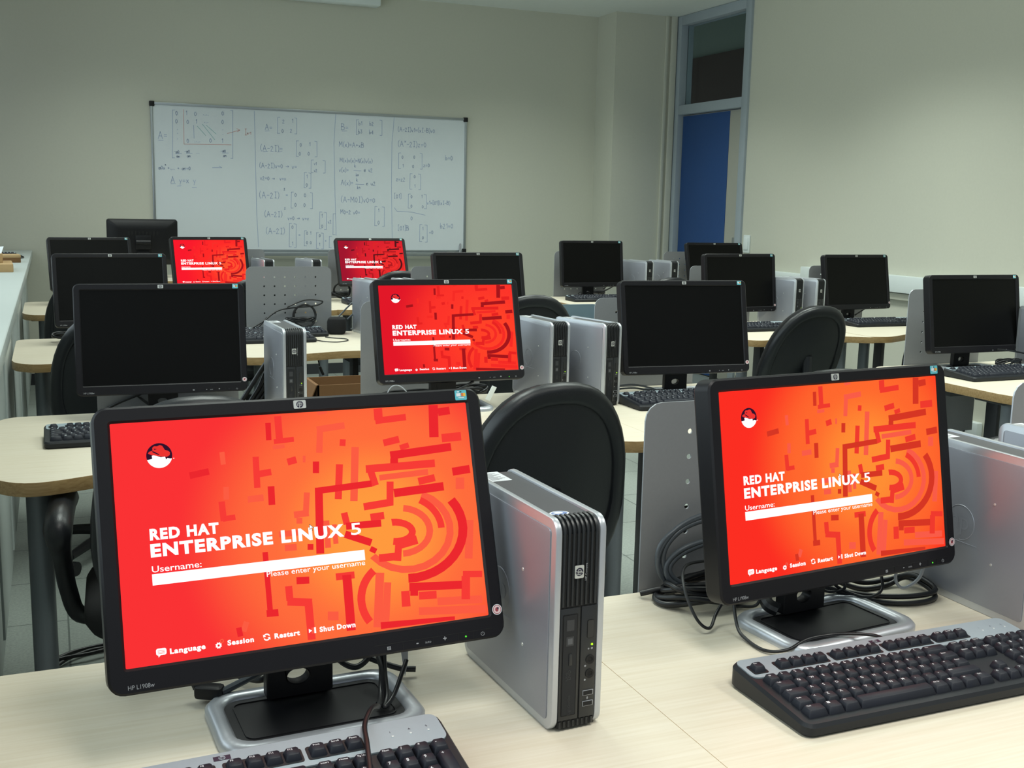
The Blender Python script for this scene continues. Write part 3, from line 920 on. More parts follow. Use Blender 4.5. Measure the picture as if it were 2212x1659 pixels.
def key_mb(b, s, w, d, M=None):
    M = M or Matrix.Identity(4)
    hx, hy = w / 2, d / 2
    L = []
    for ix, y0, y1, z, r in ((0, 0, 0, -0.004, .0010), (0.0002, 0.0002, 0.0002, 0.001, .0012), (0.0027, 0.0039, 0.0015, 0.0076, .0016), (0.0034, 0.0046, 0.0022, 0.0083, .0014)):
        q = rrect(w - 2 * ix, d - y0 - y1, r, 1, 0, (y0 - y1) / 2)
        L.append([(px, py, z) for px, py in q])
    b.loops(L, M_KEY, M=M)
    if s and s != '#':
        h = 0.0042 if len(s) == 1 else 0.0026
        vs_, fs, gw, gh = glyphs(s, 0.01)
        wd = min(gw * h / 0.73, w - 0.0085)
        b.text(s, M_WHITETXT, M @ on_top(-hx + 0.0046, hy - 0.0034 - h, 0.0085), width=wd, height=h, bold=0.01)
    elif s == '#':
        for i in range(2):
            for j in range(2):
                x, y = -hx + 0.005 + i * 0.0021, hy - 0.0066 + j * 0.0021
                b.add([(x, y, .0085), (x + .0018, y, .0085), (x + .0018, y + .0018, .0085), (x, y + .0018, .0085)], [(0, 1, 2, 3)], M_WHITETXT, M)


KW, KD = 0.456, 0.160


def keyboard_meshes():
    b = MB()
    o = rrect(KW, KD, 0.014, 5, KW / 2, KD / 2)
    L = []
    for ins, dz in ((0.004, 'b'), (0.0, 'm'), (0.0, 't'), (0.003, 'u')):
        q = inset(o, ins) if ins else o
        l = []
        for x, y in q:
            z = {'b': 0.0, 'm': 0.004, 't': kz(y) - 0.004, 'u': kz(y)}[dz]
            l.append((x, y, z))
        L.append(l)
    b.loops(L, M_KBASE)
    KB['base'] = mesh(b, 'keyboard_base')
    b = MB()                                        # silver strip with openings left dark round the top keys
    q = rrect(KW - 0.010, 0.045, 0.010, 5, KW / 2, 0.1335)
    b.loops([[(x, y, kz(y) - 0.0005) for x, y in q], [(x, y, kz(y) + 0.0016) for x, y in q]], M_KSILVER)
    KB['strip'] = mesh(b, 'top_strip')
    b = MB()
    x0 = 0.013
    for xa, xb in ((x0 - .001, x0 + U), (x0 + 2 * U - .001, x0 + 6 * U), (x0 + 6.5 * U - .001, x0 + 10.5 * U), (x0 + 11 * U - .001, x0 + 15 * U), (x0 + 15 * U + .006, x0 + 18 * U + .007)):
        q = rrect(xb - xa + 0.002, 0.021, 0.003, 3, (xa + xb) / 2, 0.1288)
        b.loops([[(x, y, kz(y) + 0.0010) for x, y in q], [(x, y, kz(y) + 0.0020) for x, y in q]], M_KBASE)
    KB['wells'] = mesh(b, 'key_well')
    b = MB()
    for i in range(3):
        x = 0.395 + i * 0.020
        b.lathe([(0.0016, -0.001), (0.0014, 0.0006), (0.0005, 0.0009)], M_LEDOFF, 10, Matrix.Translation((x, 0.130, kz(.130) + .0016)))
        b.text('1A' [i % 2] if i < 2 else 'S', M_BADGEDARK, on_top(x - 0.001, 0.136, kz(.137) + .0019), height=0.003)
    KB['lights'] = mesh(b, 'indicator_light')
    b = MB()
    M = Matrix.Translation((0.222, 0.1475, kz(.1475) + .0018)) @ Matrix.Rotation(0.085, 4, 'X')
    b.add([(-.0085, -.0035, 0), (.0085, -.0035, 0), (.0085, .0035, 0), (-.0085, .0035, 0)], [(0, 1, 2, 3)], M_BADGEDARK, M)
    b.add([(*p, .0002) for p in ellipse(.0034, .0031, 20)], [tuple(range(20))], M_KSILVER, M)
    b.text('hp', M_BADGEDARK, M @ on_top(0, -.0016, .0004), width=.0048, height=.0042, align='C', bold=.02)
    KB['badge'] = mesh(b, 'badge')
    KB['keys'] = []
    allk = MB()
    for s, x, y, w, d in key_list():
        M = Matrix.Translation((x, y, kz(y))) @ Matrix.Rotation(0.085, 4, 'X')
        b = MB()
        key_mb(b, s, w, d)
        KB['keys'].append((mesh(b, 'key', sharp=40), x, y))
        key_mb(allk, s, w, d, M)
    KB['allkeys'] = mesh(allk, 'keys', sharp=40)


keyboard_meshes()


def keyboard(x, y, a, label, full, z=H, tilt=0.0):
    th = thing('keyboard', label, 'keyboard', (x, y, z), a, 'black keyboards with a silver top strip')
    th.rotation_euler = (tilt, 0, a)
    link('keyboard_base', KB['base'], th)
    s = link('top_strip', KB['strip'], th)
    link('badge', KB['badge'], s)
    link('key_well', KB['wells'], s)
    link('indicator_light', KB['lights'], s)
    if full:
        for me, kx, ky in KB['keys']:
            link('key', me, th, (kx, ky, kz(ky)), (0.085, 0, 0))
    else:
        link('keys', KB['allkeys'], th)
    if tilt:
        for fx in (0.05, KW - 0.05):
            b = MB()
            b.box(-0.018, 0.018, -0.004, 0.004, -0.135 * tilt, 0.006, M_KBASE, 0.001)
            b.build('folding_foot', th, (fx, 0.135, 0))
    return th


# ------------------------------------------------------------------ room
YB, ZC, XR, XL = 8.40, 2.865, 4.80, -0.68


def room():
    b = MB(); b.box(XL - 0.2, XR + 0.12, -2.5, YB + 0.15, -0.06, 0.0, floor_mat()); struct(b.build('floor', smooth=False))
    b = MB(); b.box(XL - 0.2, XR + 0.12, -2.5, YB + 0.15, ZC, ZC + 0.1, M_CEIL); struct(b.build('ceiling', smooth=False))
    b = MB(); b.box(XL - 0.2, 4.225, YB, YB + 0.15, 0, ZC, M_WALL); struct(b.build('wall_back', smooth=False))
    b = MB(); b.box(4.225, XR + 0.12, 8.08, YB + 0.15, 0, ZC, M_WALL); struct(b.build('wall_pillar', smooth=False))
    b = MB(); b.box(XR, XR + 0.12, -2.5, 7.03, 0, ZC, M_WALL); struct(b.build('wall_right', smooth=False))
    b = MB(); b.box(XL - 0.15, XL, -2.5, YB, 0, 0.9, M_WALL); b.box(XL - 0.15, XL, -2.5, YB, 2.55, ZC, M_WALL); struct(b.build('wall_left', smooth=False))
    # pipe casings on the pillar beside the door
    b = MB()
    b.box(4.672, 4.700, 8.060, 8.08, 0, ZC, M_WALL, 0.006)
    b.box(4.722, 4.775, 8.055, 8.08, 0, ZC, M_WALL, 0.006)
    struct(b.build('trim_2'))
    # white cable trunking along the right wall
    b = MB()
    b.box(XR - 0.055, XR, 1.0, 6.235, 0.852, 0.955, M_PVC, 0.005)
    b.box(XR - 0.030, XR, 1.0, 6.235, 0.806, 0.846, M_WALL, 0.004)
    b.box(XR - 0.045, XR, 6.235, 6.98, 0.864, 0.903, M_PVC, 0.004)
    struct(b.build('trim_1'))
    b = MB(); b.box(4.235, 4.49, 8.066, 8.08, 0, 0.08, M_FRAME); b.box(XL, 4.22, YB - 0.014, YB, 0, 0.08, M_FRAME); struct(b.build('baseboard_back', smooth=False))
    b = MB(); b.box(XR - 0.014, XR, -2.5, 7.0, 0, 0.08, M_FRAME); struct(b.build('baseboard_right', smooth=False))
    # door with a light above it
    d = bpy.data.objects.new('door_1', None); COL.objects.link(d); d.location = (XR, 7.03, 0); struct(d)
    b = MB()
    b.box(-0.02, 0.10, 0.0, 0.075, 0, ZC - 0.002, M_DOORFRAME, 0.004)
    b.box(-0.02, 0.10, 0.975, 1.05, 0, ZC - 0.002, M_DOORFRAME, 0.004)
    b.box(-0.02, 0.10, 0.075, 0.975, ZC - 0.075, ZC - 0.002, M_DOORFRAME, 0.004)
    b.box(-0.02, 0.10, 0.075, 0.975, 2.085, 2.160, M_DOORFRAME, 0.004)
    b.build('door_frame', d)
    b = MB()
    b.box(0.030, 0.068, 0.100, 0.965, 0.008, 2.078, M_DOORGREY, 0.003)
    leaf = b.build('door_leaf', d)
    b = MB(); b.box(0.0265, 0.030, 0.285, 0.965, 0.010, 2.074, M_DOORBLUE, 0.001)
    b.build('blue_panel', leaf)
    b = MB()
    b.cyl((0.030, 0.145, 1.05), (-0.012, 0.145, 1.05), 0.011, M_ALU)
    b.cyl((-0.012, 0.145, 1.05), (-0.012, 0.245, 1.05), 0.009, M_ALU)
    b.box(0.024, 0.030, 0.120, 0.170, 0.98, 1.12, M_ALU, 0.002)
    b.build('door_handle', leaf)
    b = MB(); b.box(0.045, 0.050, 0.075, 0.975, 2.160, ZC - 0.075, M_GLASS); b.build('transom_pane', d, smooth=False)
    # the unlit corridor behind
    b = MB(); b.box(6.4, 6.5, 4.5, 13.0, 0, 3.4, M_CORR); b.box(6.36, 6.4, 8.6, 10.75, 0, 2.90, M_CORRD); b.box(4.95, 6.4, 12.9, 13.0, 0, 3.4, M_CORR); b.box(4.93, 6.5, 4.5, 13.0, 3.3, 3.4, M_CORR)
    struct(b.build('wall_corridor', smooth=False))


room()


def shelf():
    th = thing('window_counter', 'long white counter with panelled front along the left wall', 'counter', (0, 0, 0))
    b = MB(); b.box(XL + 0.002, -0.122, 0.6, YB - 0.02, 0.905, 0.950, M_WHITE, 0.006); b.build('counter_top', th)
    b = MB(); b.box(XL + 0.01, -0.205, 0.6, YB - 0.025, 0.0, 0.904, M_WHITE); b.build('core', th, smooth=False)
    y = 0.62
    k = 0
    while y < YB - 0.2:
        w = min(0.86, YB - 0.03 - y)
        b = MB()
        b.box(-0.203, -0.172, y, y + w - 0.035, 0.03, 0.880, M_WHITE, 0.004)
        b.box(-0.174, -0.164, y + 0.05, y + w - 0.085, 0.09, 0.83, M_WHITE, 0.003)
        b.build('front_panel', th)
        y += w
    b = MB()
    b.tube([(-0.150, 0.7, 0.895), (-0.150, YB - 0.1, 0.895)], 0.006, M_PVC, n=6, raw=True)
    b.build('edge_rail', th)


shelf()

WRITING=[('A=',0.739,1.747,0.055,0),('0',0.863,1.914,0.036,0),('1',0.934,1.921,0.035,0),('0',0.993,1.917,0.036,0),('....',1.053,1.924,0.036,0),('0',1.186,1.93,0.036,0),('0',0.861,1.858,0.035,0),('0',0.939,1.859,0.035,0),('1',1.002,1.864,0.036,0),('...',1.061,1.871,0.036,0),('0',1.184,1.87,0.036,0),('.',0.87,1.812,0.036,0),('.',0.869,1.785,0.036,0),('.',0.868,1.746,0.035,0),('0',0.936,1.725,0.035,0),('....',0.989,1.732,0.036,0),('0',1.095,1.732,0.036,0),('1',1.182,1.736,0.036,0),('.',1.187,1.826,0.036,0),('.',1.187,1.792,0.037,0),('-a0',0.845,1.649,0.024,0),('an',0.862,1.617,0.024,0),('-a0',0.918,1.655,0.024,0),('an',0.936,1.622,0.024,0),('-a0',1.173,1.667,0.024,0),('an',1.191,1.634,0.024,0),('...',1,1.651,0.027,0),('I',1.345,1.798,0.049,1),('n-1',1.366,1.803,0.022,1),('a0x +.... + an=0',0.735,1.531,0.03,0),('n',0.781,1.559,0.016,0),('A y=x y',0.817,1.438,0.048,0),('A=',1.497,1.84,0.046,0),('2',1.626,1.893,0.033,0),('1',1.696,1.901,0.033,0),('0',1.619,1.825,0.033,0),('2',1.682,1.827,0.033,0),('(A-2I)=',1.46,1.688,0.047,0),('0',1.754,1.73,0.033,0),('1',1.825,1.737,0.033,0),('0',1.746,1.664,0.034,0),('0',1.813,1.667,0.033,0),('(A-2I)v=0 > v=',1.451,1.565,0.038,0),('v1',1.86,1.597,0.026,0),('v2',1.859,1.547,0.025,0),('v2=0 >  v=x',1.456,1.476,0.033,0),('1',1.801,1.499,0.031,0),('0',1.797,1.436,0.031,0),('(A-2I)',1.447,1.344,0.05,0),('2',1.63,1.404,0.019,0),('=',1.644,1.354,0.036,0),('0',1.71,1.357,0.034,0),('0',1.782,1.358,0.034,0),('0',1.709,1.284,0.034,0),('0',1.778,1.285,0.034,0),('(A-2I)',1.483,1.206,0.045,0),('2',1.632,1.262,0.019,0),('v=0 > v=v',1.656,1.183,0.034,0),('1',1.914,1.205,0.032,0),('0',1.912,1.127,0.031,0),('v2',1.962,1.163,0.029,0),('(A-2I)',1.492,1.08,0.048,0),('0',1.685,1.117,0.032,0),('1',1.686,0.994,0.032,0),('=',1.737,1.061,0.032,0),('0 1',1.796,1.076,0.029,0),('0 0',1.795,1.005,0.028,0),('0',1.894,1.058,0.026,0),('1',1.894,0.991,0.026,0),('=',1.938,1.02,0.026,0),('B=',2.071,1.865,0.051,0),('b1',2.206,1.908,0.034,0),('b2',2.291,1.908,0.033,0),('b3',2.202,1.846,0.034,0),('b4',2.288,1.844,0.034,0),('M(x)=A+xB',2.053,1.741,0.04,0),('M(x)v(x)=N(x)v(x)',2.058,1.626,0.033,0),('v(x)=',2.052,1.553,0.034,0),('k',2.172,1.591,0.025,0),('kn',2.184,1.524,0.023,0),('e v2',2.247,1.559,0.034,0),('A(x)=',2.066,1.454,0.04,0),('k',2.187,1.486,0.028,0),('kn',2.194,1.429,0.026,0),('e u2',2.264,1.457,0.037,0),('(A-M0I)v0=0',2.066,1.326,0.046,0),('M0=2 v0=',2.061,1.236,0.035,0),('1',2.359,1.256,0.031,0),('0',2.356,1.161,0.035,0),('(A-2I)v1=(xI-B)v0',2.516,1.875,0.036,0),('(A*-2I)z=0',2.517,1.761,0.046,0),('0',2.548,1.669,0.029,0),('0',2.644,1.672,0.029,0),('1',2.555,1.603,0.029,0),('0',2.635,1.6,0.029,0),('z=0',2.725,1.61,0.035,0),('b=0',2.907,1.67,0.041,0),('z=z2',2.503,1.495,0.037,0),('0',2.648,1.522,0.029,0),('1',2.652,1.449,0.029,0),('[01]',2.488,1.364,0.038,0),('0',2.623,1.367,0.029,0),('1',2.711,1.369,0.029,0),('0',2.623,1.294,0.029,0),('0',2.716,1.29,0.029,0),('v1=[01](xI-B)',2.758,1.321,0.033,0),('0',2.624,1.197,0.035,0),('[01]B',2.519,1.116,0.042,0),('1',2.721,1.119,0.029,0),('0',2.72,1.048,0.029,0),('=0',2.776,1.088,0.036,0),('b21=0',2.87,1.135,0.045,0)]
INK_LINES=[(0,741,1734,773,1736),(0,858,1951,843,1950,832,1614,848,1615),(0,1248,1968,1264,1966,1258,1625,1243,1625),(2,1011,1845,1069,1781),(2,1075,1854,1143,1795),(2,1048,1860,1132,1754),(0,986,1850,987,1757),(0,855,1644,897,1646),(0,929,1650,971,1651),(0,1184,1662,1227,1663),(1,918,1957,916,1714,1249,1722),(1,1223,1802,1312,1830),(1,1291,1840,1313,1830,1295,1817),(0,1111,1554,1178,1556,1160,1566),(0,817,1430,849,1432),(0,862,1415,888,1417),(0,965,1407,996,1409),(0,1420,1972,1422,1741,1425,1247,1435,982),(0,2028,1986,2012,1765,2018,1428,2026,1071),(0,2486,1980,2468,1783,2465,1439,2474,1002),(0,1496,1832,1528,1834),(0,1607,1935,1591,1934,1588,1819,1605,1820),(0,1715,1937,1732,1935,1731,1821,1715,1821),(0,1480,1681,1515,1684),(0,1592,1685,1620,1687),(0,1744,1771,1727,1770,1725,1657,1742,1657),(0,1865,1773,1882,1771,1882,1658,1866,1658),(0,1856,1634,1838,1633,1836,1541,1853,1541),(0,1927,1633,1945,1631,1944,1540,1928,1539),(0,1802,1540,1785,1539,1782,1427,1799,1428),(0,1818,1537,1835,1535,1834,1424,1818,1424),(0,1702,1392,1685,1391,1682,1272,1699,1273),(0,1828,1392,1845,1389,1844,1271,1828,1271),(0,1918,1248,1900,1248,1898,1120,1915,1120),(0,1934,1246,1951,1243,1950,1116,1934,1116),(0,2021,1236,2004,1235,2001,1078,2019,1078),(0,1685,1158,1668,1158,1665,983,1682,983),(0,1702,1156,1719,1153,1717,979,1702,979),(0,1799,1105,1782,1104,1779,991,1797,991),(0,1892,1091,1874,1091,1872,972,1889,973),(0,1909,1089,1927,1086,1926,968,1910,968),(0,1991,1064,1973,1063,1971,977,1989,977),(0,2074,1857,2115,1860),(0,2206,1947,2188,1946,2186,1834,2204,1835),(0,2370,1952,2388,1950,2388,1838,2372,1838),(0,2165,1566,2224,1565),(0,2180,1463,2246,1462),(0,2351,1297,2333,1297,2332,1149,2350,1150),(0,2391,1295,2409,1293,2409,1146,2393,1146),(0,2541,1712,2523,1711,2522,1592,2540,1592),(0,2695,1715,2713,1712,2714,1593,2697,1593),(0,2634,1556,2616,1556,2615,1437,2633,1437),(0,2683,1555,2702,1552,2703,1434,2686,1434),(0,2621,1399,2603,1398,2602,1289,2620,1289),(0,2731,1398,2750,1396,2751,1287,2734,1287),(0,2488,1291,2511,1263,2627,1259,2743,1237),(0,2717,1163,2699,1163,2698,1030,2717,1030),(0,2741,1160,2760,1158,2761,1026,2744,1025)]


STROKES = {
    'A': [[(0, 0), (.3, 1), (.6, 0)], [(.12, .4), (.48, .4)]], 'B': [[(0, 0), (0, 1), (.4, .9), (.4, .6), (0, .55), (.5, .4), (.45, .05), (0, 0)]],
    'I': [[(.1, 0), (.4, 0)], [(.25, 0), (.25, 1)], [(.1, 1), (.4, 1)]], 'M': [[(0, 0), (.05, 1), (.32, .4), (.6, 1), (.65, 0)]], 'N': [[(0, 0), (0, 1), (.45, 0), (.45, 1)]],
    'a': [[(.4, .45), (.1, .5), (0, .2), (.15, 0), (.38, .2), (.42, .5), (.42, 0)]], 'b': [[(0, 1), (0, 0), (.3, .05), (.38, .3), (.2, .5), (0, .35)]],
    'e': [[(0, .28), (.36, .3), (.3, .5), (.05, .45), (0, .15), (.15, 0), (.38, .1)]], 'k': [[(0, 1), (0, 0)], [(.35, .55), (0, .28), (.38, 0)]],
    'n': [[(0, 0), (0, .5)], [(0, .35), (.2, .52), (.34, .35), (.34, 0)]], 'u': [[(0, .5), (0, .15), (.15, 0), (.34, .15), (.34, .5)], [(.34, .2), (.38, 0)]],
    'v': [[(0, .5), (.17, 0), (.36, .52)]], 'x': [[(0, .5), (.36, 0)], [(.34, .52), (0, 0)]], 'y': [[(0, .5), (.18, .12)], [(.36, .5), (.1, -.3)]], 'z': [[(0, .5), (.34, .5), (0, 0), (.36, 0)]],
    '0': [[(.2, .85), (.02, .6), (.02, .25), (.2, 0), (.4, .25), (.4, .6), (.2, .85)]], '1': [[(.05, .65), (.2, .9), (.2, 0)]], '2': [[(0, .7), (.18, .9), (.36, .7), (0, 0), (.42, 0)]],
    '3': [[(0, .85), (.3, .85), (.15, .5), (.36, .3), (.2, 0), (0, .1)]], '4': [[(.3, 0), (.3, .9), (0, .3), (.42, .3)]],
    '(': [[(.22, 1.1), (.04, .7), (.04, .25), (.22, -.15)]], ')': [[(.02, 1.1), (.2, .7), (.2, .25), (.02, -.15)]], '[': [[(.24, 1.1), (.06, 1.1), (.06, -.1), (.24, -.1)]], ']': [[(0, 1.1), (.18, 1.1), (.18, -.1), (0, -.1)]],
    '=': [[(.03, .52), (.4, .52)], [(.03, .3), (.4, .3)]], '-': [[(.03, .4), (.38, .4)]], '+': [[(.03, .4), (.4, .4)], [(.2, .6), (.2, .2)]], '.': [[(.06, .02), (.14, .06)]], '*': [[(.05, .8), (.3, 1.05)], [(.3, .8), (.05, 1.05)]],
    '>': [[(0, .4), (.6, .4)], [(.42, .6), (.6, .4), (.42, .22)]], ' ': [],
}


def whiteboard():
    x0, x1, z0, z1, y = 0.690, 3.084, 0.945, 2.000, YB
    th = thing('whiteboard', 'wide wall whiteboard covered in handwritten matrix equations', 'whiteboard', (x0, y, z0))
    th.location = (0, 0, 0)
    b = MB(); b.box(x0 + 0.01, x1 - 0.01, y - 0.016, y - 0.001, z0 + 0.01, z1 - 0.01, M_WBOARD); bd = b.build('writing_surface', th, smooth=False)
    b = MB()
    for a in ((x0, x1, z1 - 0.018, z1), (x0, x1, z0, z0 + 0.018), (x0, x0 + 0.018, z0, z1), (x1 - 0.018, x1, z0, z1)):
        b.box(a[0], a[1], y - 0.024, y - 0.001, a[2], a[3], M_ALU, 0.003)
    b.build('frame', th)
    for cx, cz in ((x0, z1), (x1, z1), (x0, z0), (x1, z0)):
        b = MB(); b.box(cx - 0.006 if cx == x0 else cx - 0.030, cx + 0.030 if cx == x0 else cx + 0.006, y - 0.028, y - 0.001, cz - 0.030 if cz == z1 else cz - 0.006, cz + 0.006 if cz == z1 else cz + 0.030, M_BLACKPL, 0.006); b.build('corner_cap', th)
    b = MB(); b.box(x0 + 0.1, x1 - 0.1, y - 0.085, y - 0.02, z0 - 0.028, z0 - 0.012, M_ALU, 0.004); b.box(x0 + 0.1, x1 - 0.1, y - 0.088, y - 0.080, z0 - 0.028, z0 + 0.002, M_ALU, 0.003); b.build('pen_tray', th)
    b = MB()
    Y = y - 0.0168

    def seg(p, q, m, w=0.0038):
        d = Vector((q[0] - p[0], q[1] - p[1]))
        if d.length < 1e-6:
            return
        d.normalize()
        nx, nz = -d.y * w / 2, d.x * w / 2
        ex, ez = d.x * w / 3, d.y * w / 3
        b.add([(p[0] + nx - ex, Y, p[1] + nz - ez), (p[0] - nx - ex, Y, p[1] - nz - ez), (q[0] - nx + ex, Y, q[1] - nz + ez), (q[0] + nx + ex, Y, q[1] + nz + ez)], [(0, 1, 2, 3)], m)
    for s, x, z, h, c in WRITING:
        for i, ch in enumerate(s):
            st = STROKES.get(ch, [])
            wmax = max([p[0] for l in st for p in l], default=0.35)
            j = 0.04 * sin(i * 2.7 + x * 31)
            for l in st:
                P = [(x + px * h * 0.9, z + (py + j) * h * 0.9) for px, py in l]
                for p, q in zip(P, P[1:]):
                    seg(p, q, M_INK[c])
            x += (wmax + 0.2) * h * 0.9
    for c, *P in INK_LINES:
        P = [(P[k] / 1e3, P[k + 1] / 1e3) for k in range(0, len(P), 2)]
        for p, q in zip(P, P[1:]):
            seg(p, q, M_INK[c], 0.0036)
    b.build('handwriting', bd, smooth=False)
    # marker lying against the lower right corner
    b = MB(); b.cyl((3.025, y - 0.05, z0 - 0.010), (3.040, y - 0.022, z0 + 0.07), 0.007, M_GREYTXT, n=10); o = b.build('board_marker'); tag(o, 'grey marker leaning in the lower right corner of the whiteboard', 'marker')


whiteboard()

b = MB()
b.box(0.9, 2.352, YB - 0.12, YB - 0.01, ZC - 0.090, ZC - 0.004, M_PVC, 0.012)
tag(b.build('projection_screen_case'), 'white rolled-up projection screen case above the whiteboard', 'projection screen')
th = thing('light_switch', 'white double light switch on the wall right of the blue door', 'light switch', (XR, 6.955, 1.06))
b = MB(); b.box(-0.012, 0, -0.04, 0.04, -0.045, 0.085, M_PVC, 0.004); b.build('switch_plate', th)
b = MB(); b.box(-0.020, -0.010, -0.028, 0.028, -0.022, 0.065, M_PVC, 0.004); b.build('rocker', th)
th = thing('wall_socket', 'white double socket box low on the right wall under the desk', 'socket', (XR, 4.74, 0.12))
b = MB(); b.box(-0.045, 0, -0.165, 0.165, -0.055, 0.055, M_PVC, 0.008); b.build('socket_box', th)
for yy in (-0.06, 0.05):
    b = MB(); b.cyl((-0.045, yy, 0.0), (-0.085, yy, 0.004), 0.022, M_BLACKPL, 0.017); b.tube([(-0.085, yy, 0.004), (-0.12, yy + 0.03, -0.005), (-0.13, yy + 0.10, -0.04), (-0.12, yy + 0.2, -0.10)], 0.005, M_CABLE, n=6); b.build('plug', th)


# ------------------------------------------------------------------ desks
def desk_outline(w, lround, rround):
    front = [(0.0, .755), (.05, .772), (.12, .775), (.26, .715), (.40, .675), (.52, .675), (.62, .725), (.72, .780), (w, .775)]
    pts = [Vector((x, -d, 0)) for x, d in front]
    if lround:
        pts[0] = Vector((0.0, -.640, 0)); pts[1] = Vector((.022, -.715, 0)); pts[2] = Vector((.10, -.768, 0))
    if rround:
        pts[-1] = Vector((w, -.64, 0)); pts[-2] = Vector((w - .07, -.765, 0))
    o = [(p.x, p.y) for p in spline(pts, 5)]
    r = 0.06 if rround else 0.002
    o += [(w - r + r * cos(a), -r + r * sin(a)) for a in [radians(q) for q in (0, 22, 45, 67, 90)]]
    r = 0.06 if lround else 0.002
    o += [(r + r * cos(a), -r + r * sin(a)) for a in [radians(q) for q in (90, 112, 135, 157, 180)]]
    return o


def plate_meshes(Z0):
    """steel plate with a grid of punched holes; x 0..0.386, z -0.285..0.300 about the desk top"""
    W, Z1, s, n = 0.386, 0.300, 0.0465, 16
    sz = 0.0404
    b = MB()
    x_0, z_1 = 0.0805 - s / 2, Z1 - 0.048 + sz / 2
    nr = 6
    for y, fl in ((0.0, False), (0.003, True)):
        for i in range(6):
            for j in range(nr):
                cx, cz = x_0 + (i + .5) * s, z_1 - (j + .5) * sz
                sq = []
                for k in range(n):
                    a = 2 * pi * k / n
                    q = max(abs(cos(a)), abs(sin(a)))
                    sq.append((cx + s / 2 * cos(a) / q, y, cz + sz / 2 * sin(a) / q))
                ho = [(cx + .0042 * cos(2 * pi * k / n), y, cz + .0042 * sin(2 * pi * k / n)) for k in range(n)]
                b.add(sq + ho, [(k, (k + 1) % n, n + (k + 1) % n, n + k) for k in range(n)], M_STEEL)
                if not fl:
                    h2 = [(x, 0.003, z) for x, _, z in ho]
                    b.add(ho + h2, [(k, (k + 1) % n, n + (k + 1) % n, n + k) for k in range(n)], M_STEEL)
        xa, xb, za, zb = x_0, x_0 + 6 * s, z_1 - nr * sz, z_1
        R = 0.028
        tl = [(R + R * cos(a), y, Z1 - R + R * sin(a)) for a in [radians(q) for q in (180, 157, 135, 112, 90)]]
        tr = [(W - R + R * cos(a), y, Z1 - R + R * sin(a)) for a in [radians(q) for q in (90, 67, 45, 22, 0)]]
        b.add(tl + tr + [(xb, y, zb), (xa, y, zb)], [tuple(range(12))], M_STEEL)
        b.add([(0, y, Z0), (0, y, Z1 - R), (xa, y, zb), (xa, y, za)], [(0, 1, 2, 3)], M_STEEL)
        b.add([(W, y, Z0), (W, y, Z1 - R), (xb, y, zb), (xb, y, za)], [(0, 1, 2, 3)], M_STEEL)
        b.add([(0, y, Z0), (W, y, Z0), (xb, y, za), (xa, y, za)], [(0, 1, 2, 3)], M_STEEL)
        out = [(0, Z0)] + [(p[0], p[2]) for p in tl + tr] + [(W, Z0)]
    b.add([(x, 0.0, z) for x, z in out] + [(x, 0.003, z) for x, z in out], [(k, (k + 1) % len(out), len(out) + (k + 1) % len(out), len(out) + k) for k in range(len(out))], M_SILVER2)
    return mesh(b, 'perforated_panel', sharp=20)


PLATE, PLATE_LONG = plate_meshes(-0.055), plate_meshes(-0.285)
DK = {}
for key, (w, lr, rr) in {'end': (0.80, True, False), 'mid': (0.80, False, False), 'rend': (0.80, False, True), 'rl': (0.72, True, False), 'rr': (0.80, False, True)}.items():
    b = MB()
    o = desk_outline(w, lr, rr)
    b.prism(o, -0.030, 0.0, M_EDGE, 0.0006, mtop=M_DESK)
    DK[key] = (mesh(b, 'desk_top'), w)
b = MB(); b.cyl((0, 0, 0.02), (0, 0, H - 0.030), 0.0265, M_LEG, n=24); b.cyl((0, 0, 0), (0, 0, 0.02), 0.030, M_BLACKPL, n=24); b.box(-0.06, 0.06, -0.03, 0.10, H - 0.045, H - 0.030, M_FRAME, 0.003)
LEGM = mesh(b, 'leg')
b = MB(); b.box(-0.014, 0.014, -0.03, 0.03, 0.0, H - 0.030, M_FRAME, 0.004); b.box(-0.02, 0.02, -0.16, 0.06, 0, 0.03, M_FRAME, 0.004)
POSTM = mesh(b, 'rear_post')
b = MB(); b.box(0.0, 0.50, -0.025, 0.025, H - 0.09, H - 0.035, M_FRAME, 0.004)
BEAMM = mesh(b, 'cross_beam')


def desk(x, yb, key, px, label, long=False, posts=(0.32, 0.60)):
    th = thing('desk', label, 'desk', (x, yb, 0), 0, 'pale wood desks set out in rows')
    me, w = DK[key]
    link('desk_top', me, th, (0, 0, H))
    link('leg', LEGM, th, (0.10, -0.60, 0))
    link('leg', LEGM, th, (w - 0.04, -0.60, 0))
    link('rear_post', POSTM, th, (posts[0], -0.14, 0))
    link('rear_post', POSTM, th, (posts[1], -0.14, 0))
    link('cross_beam', BEAMM, th, (0.20, -0.20, 0))
    if px is not None:
        p = link('perforated_panel', PLATE_LONG if long else PLATE, th, (px, 0.004, H))
        p['label'] = 'grey steel panel punched with round holes'
    return th


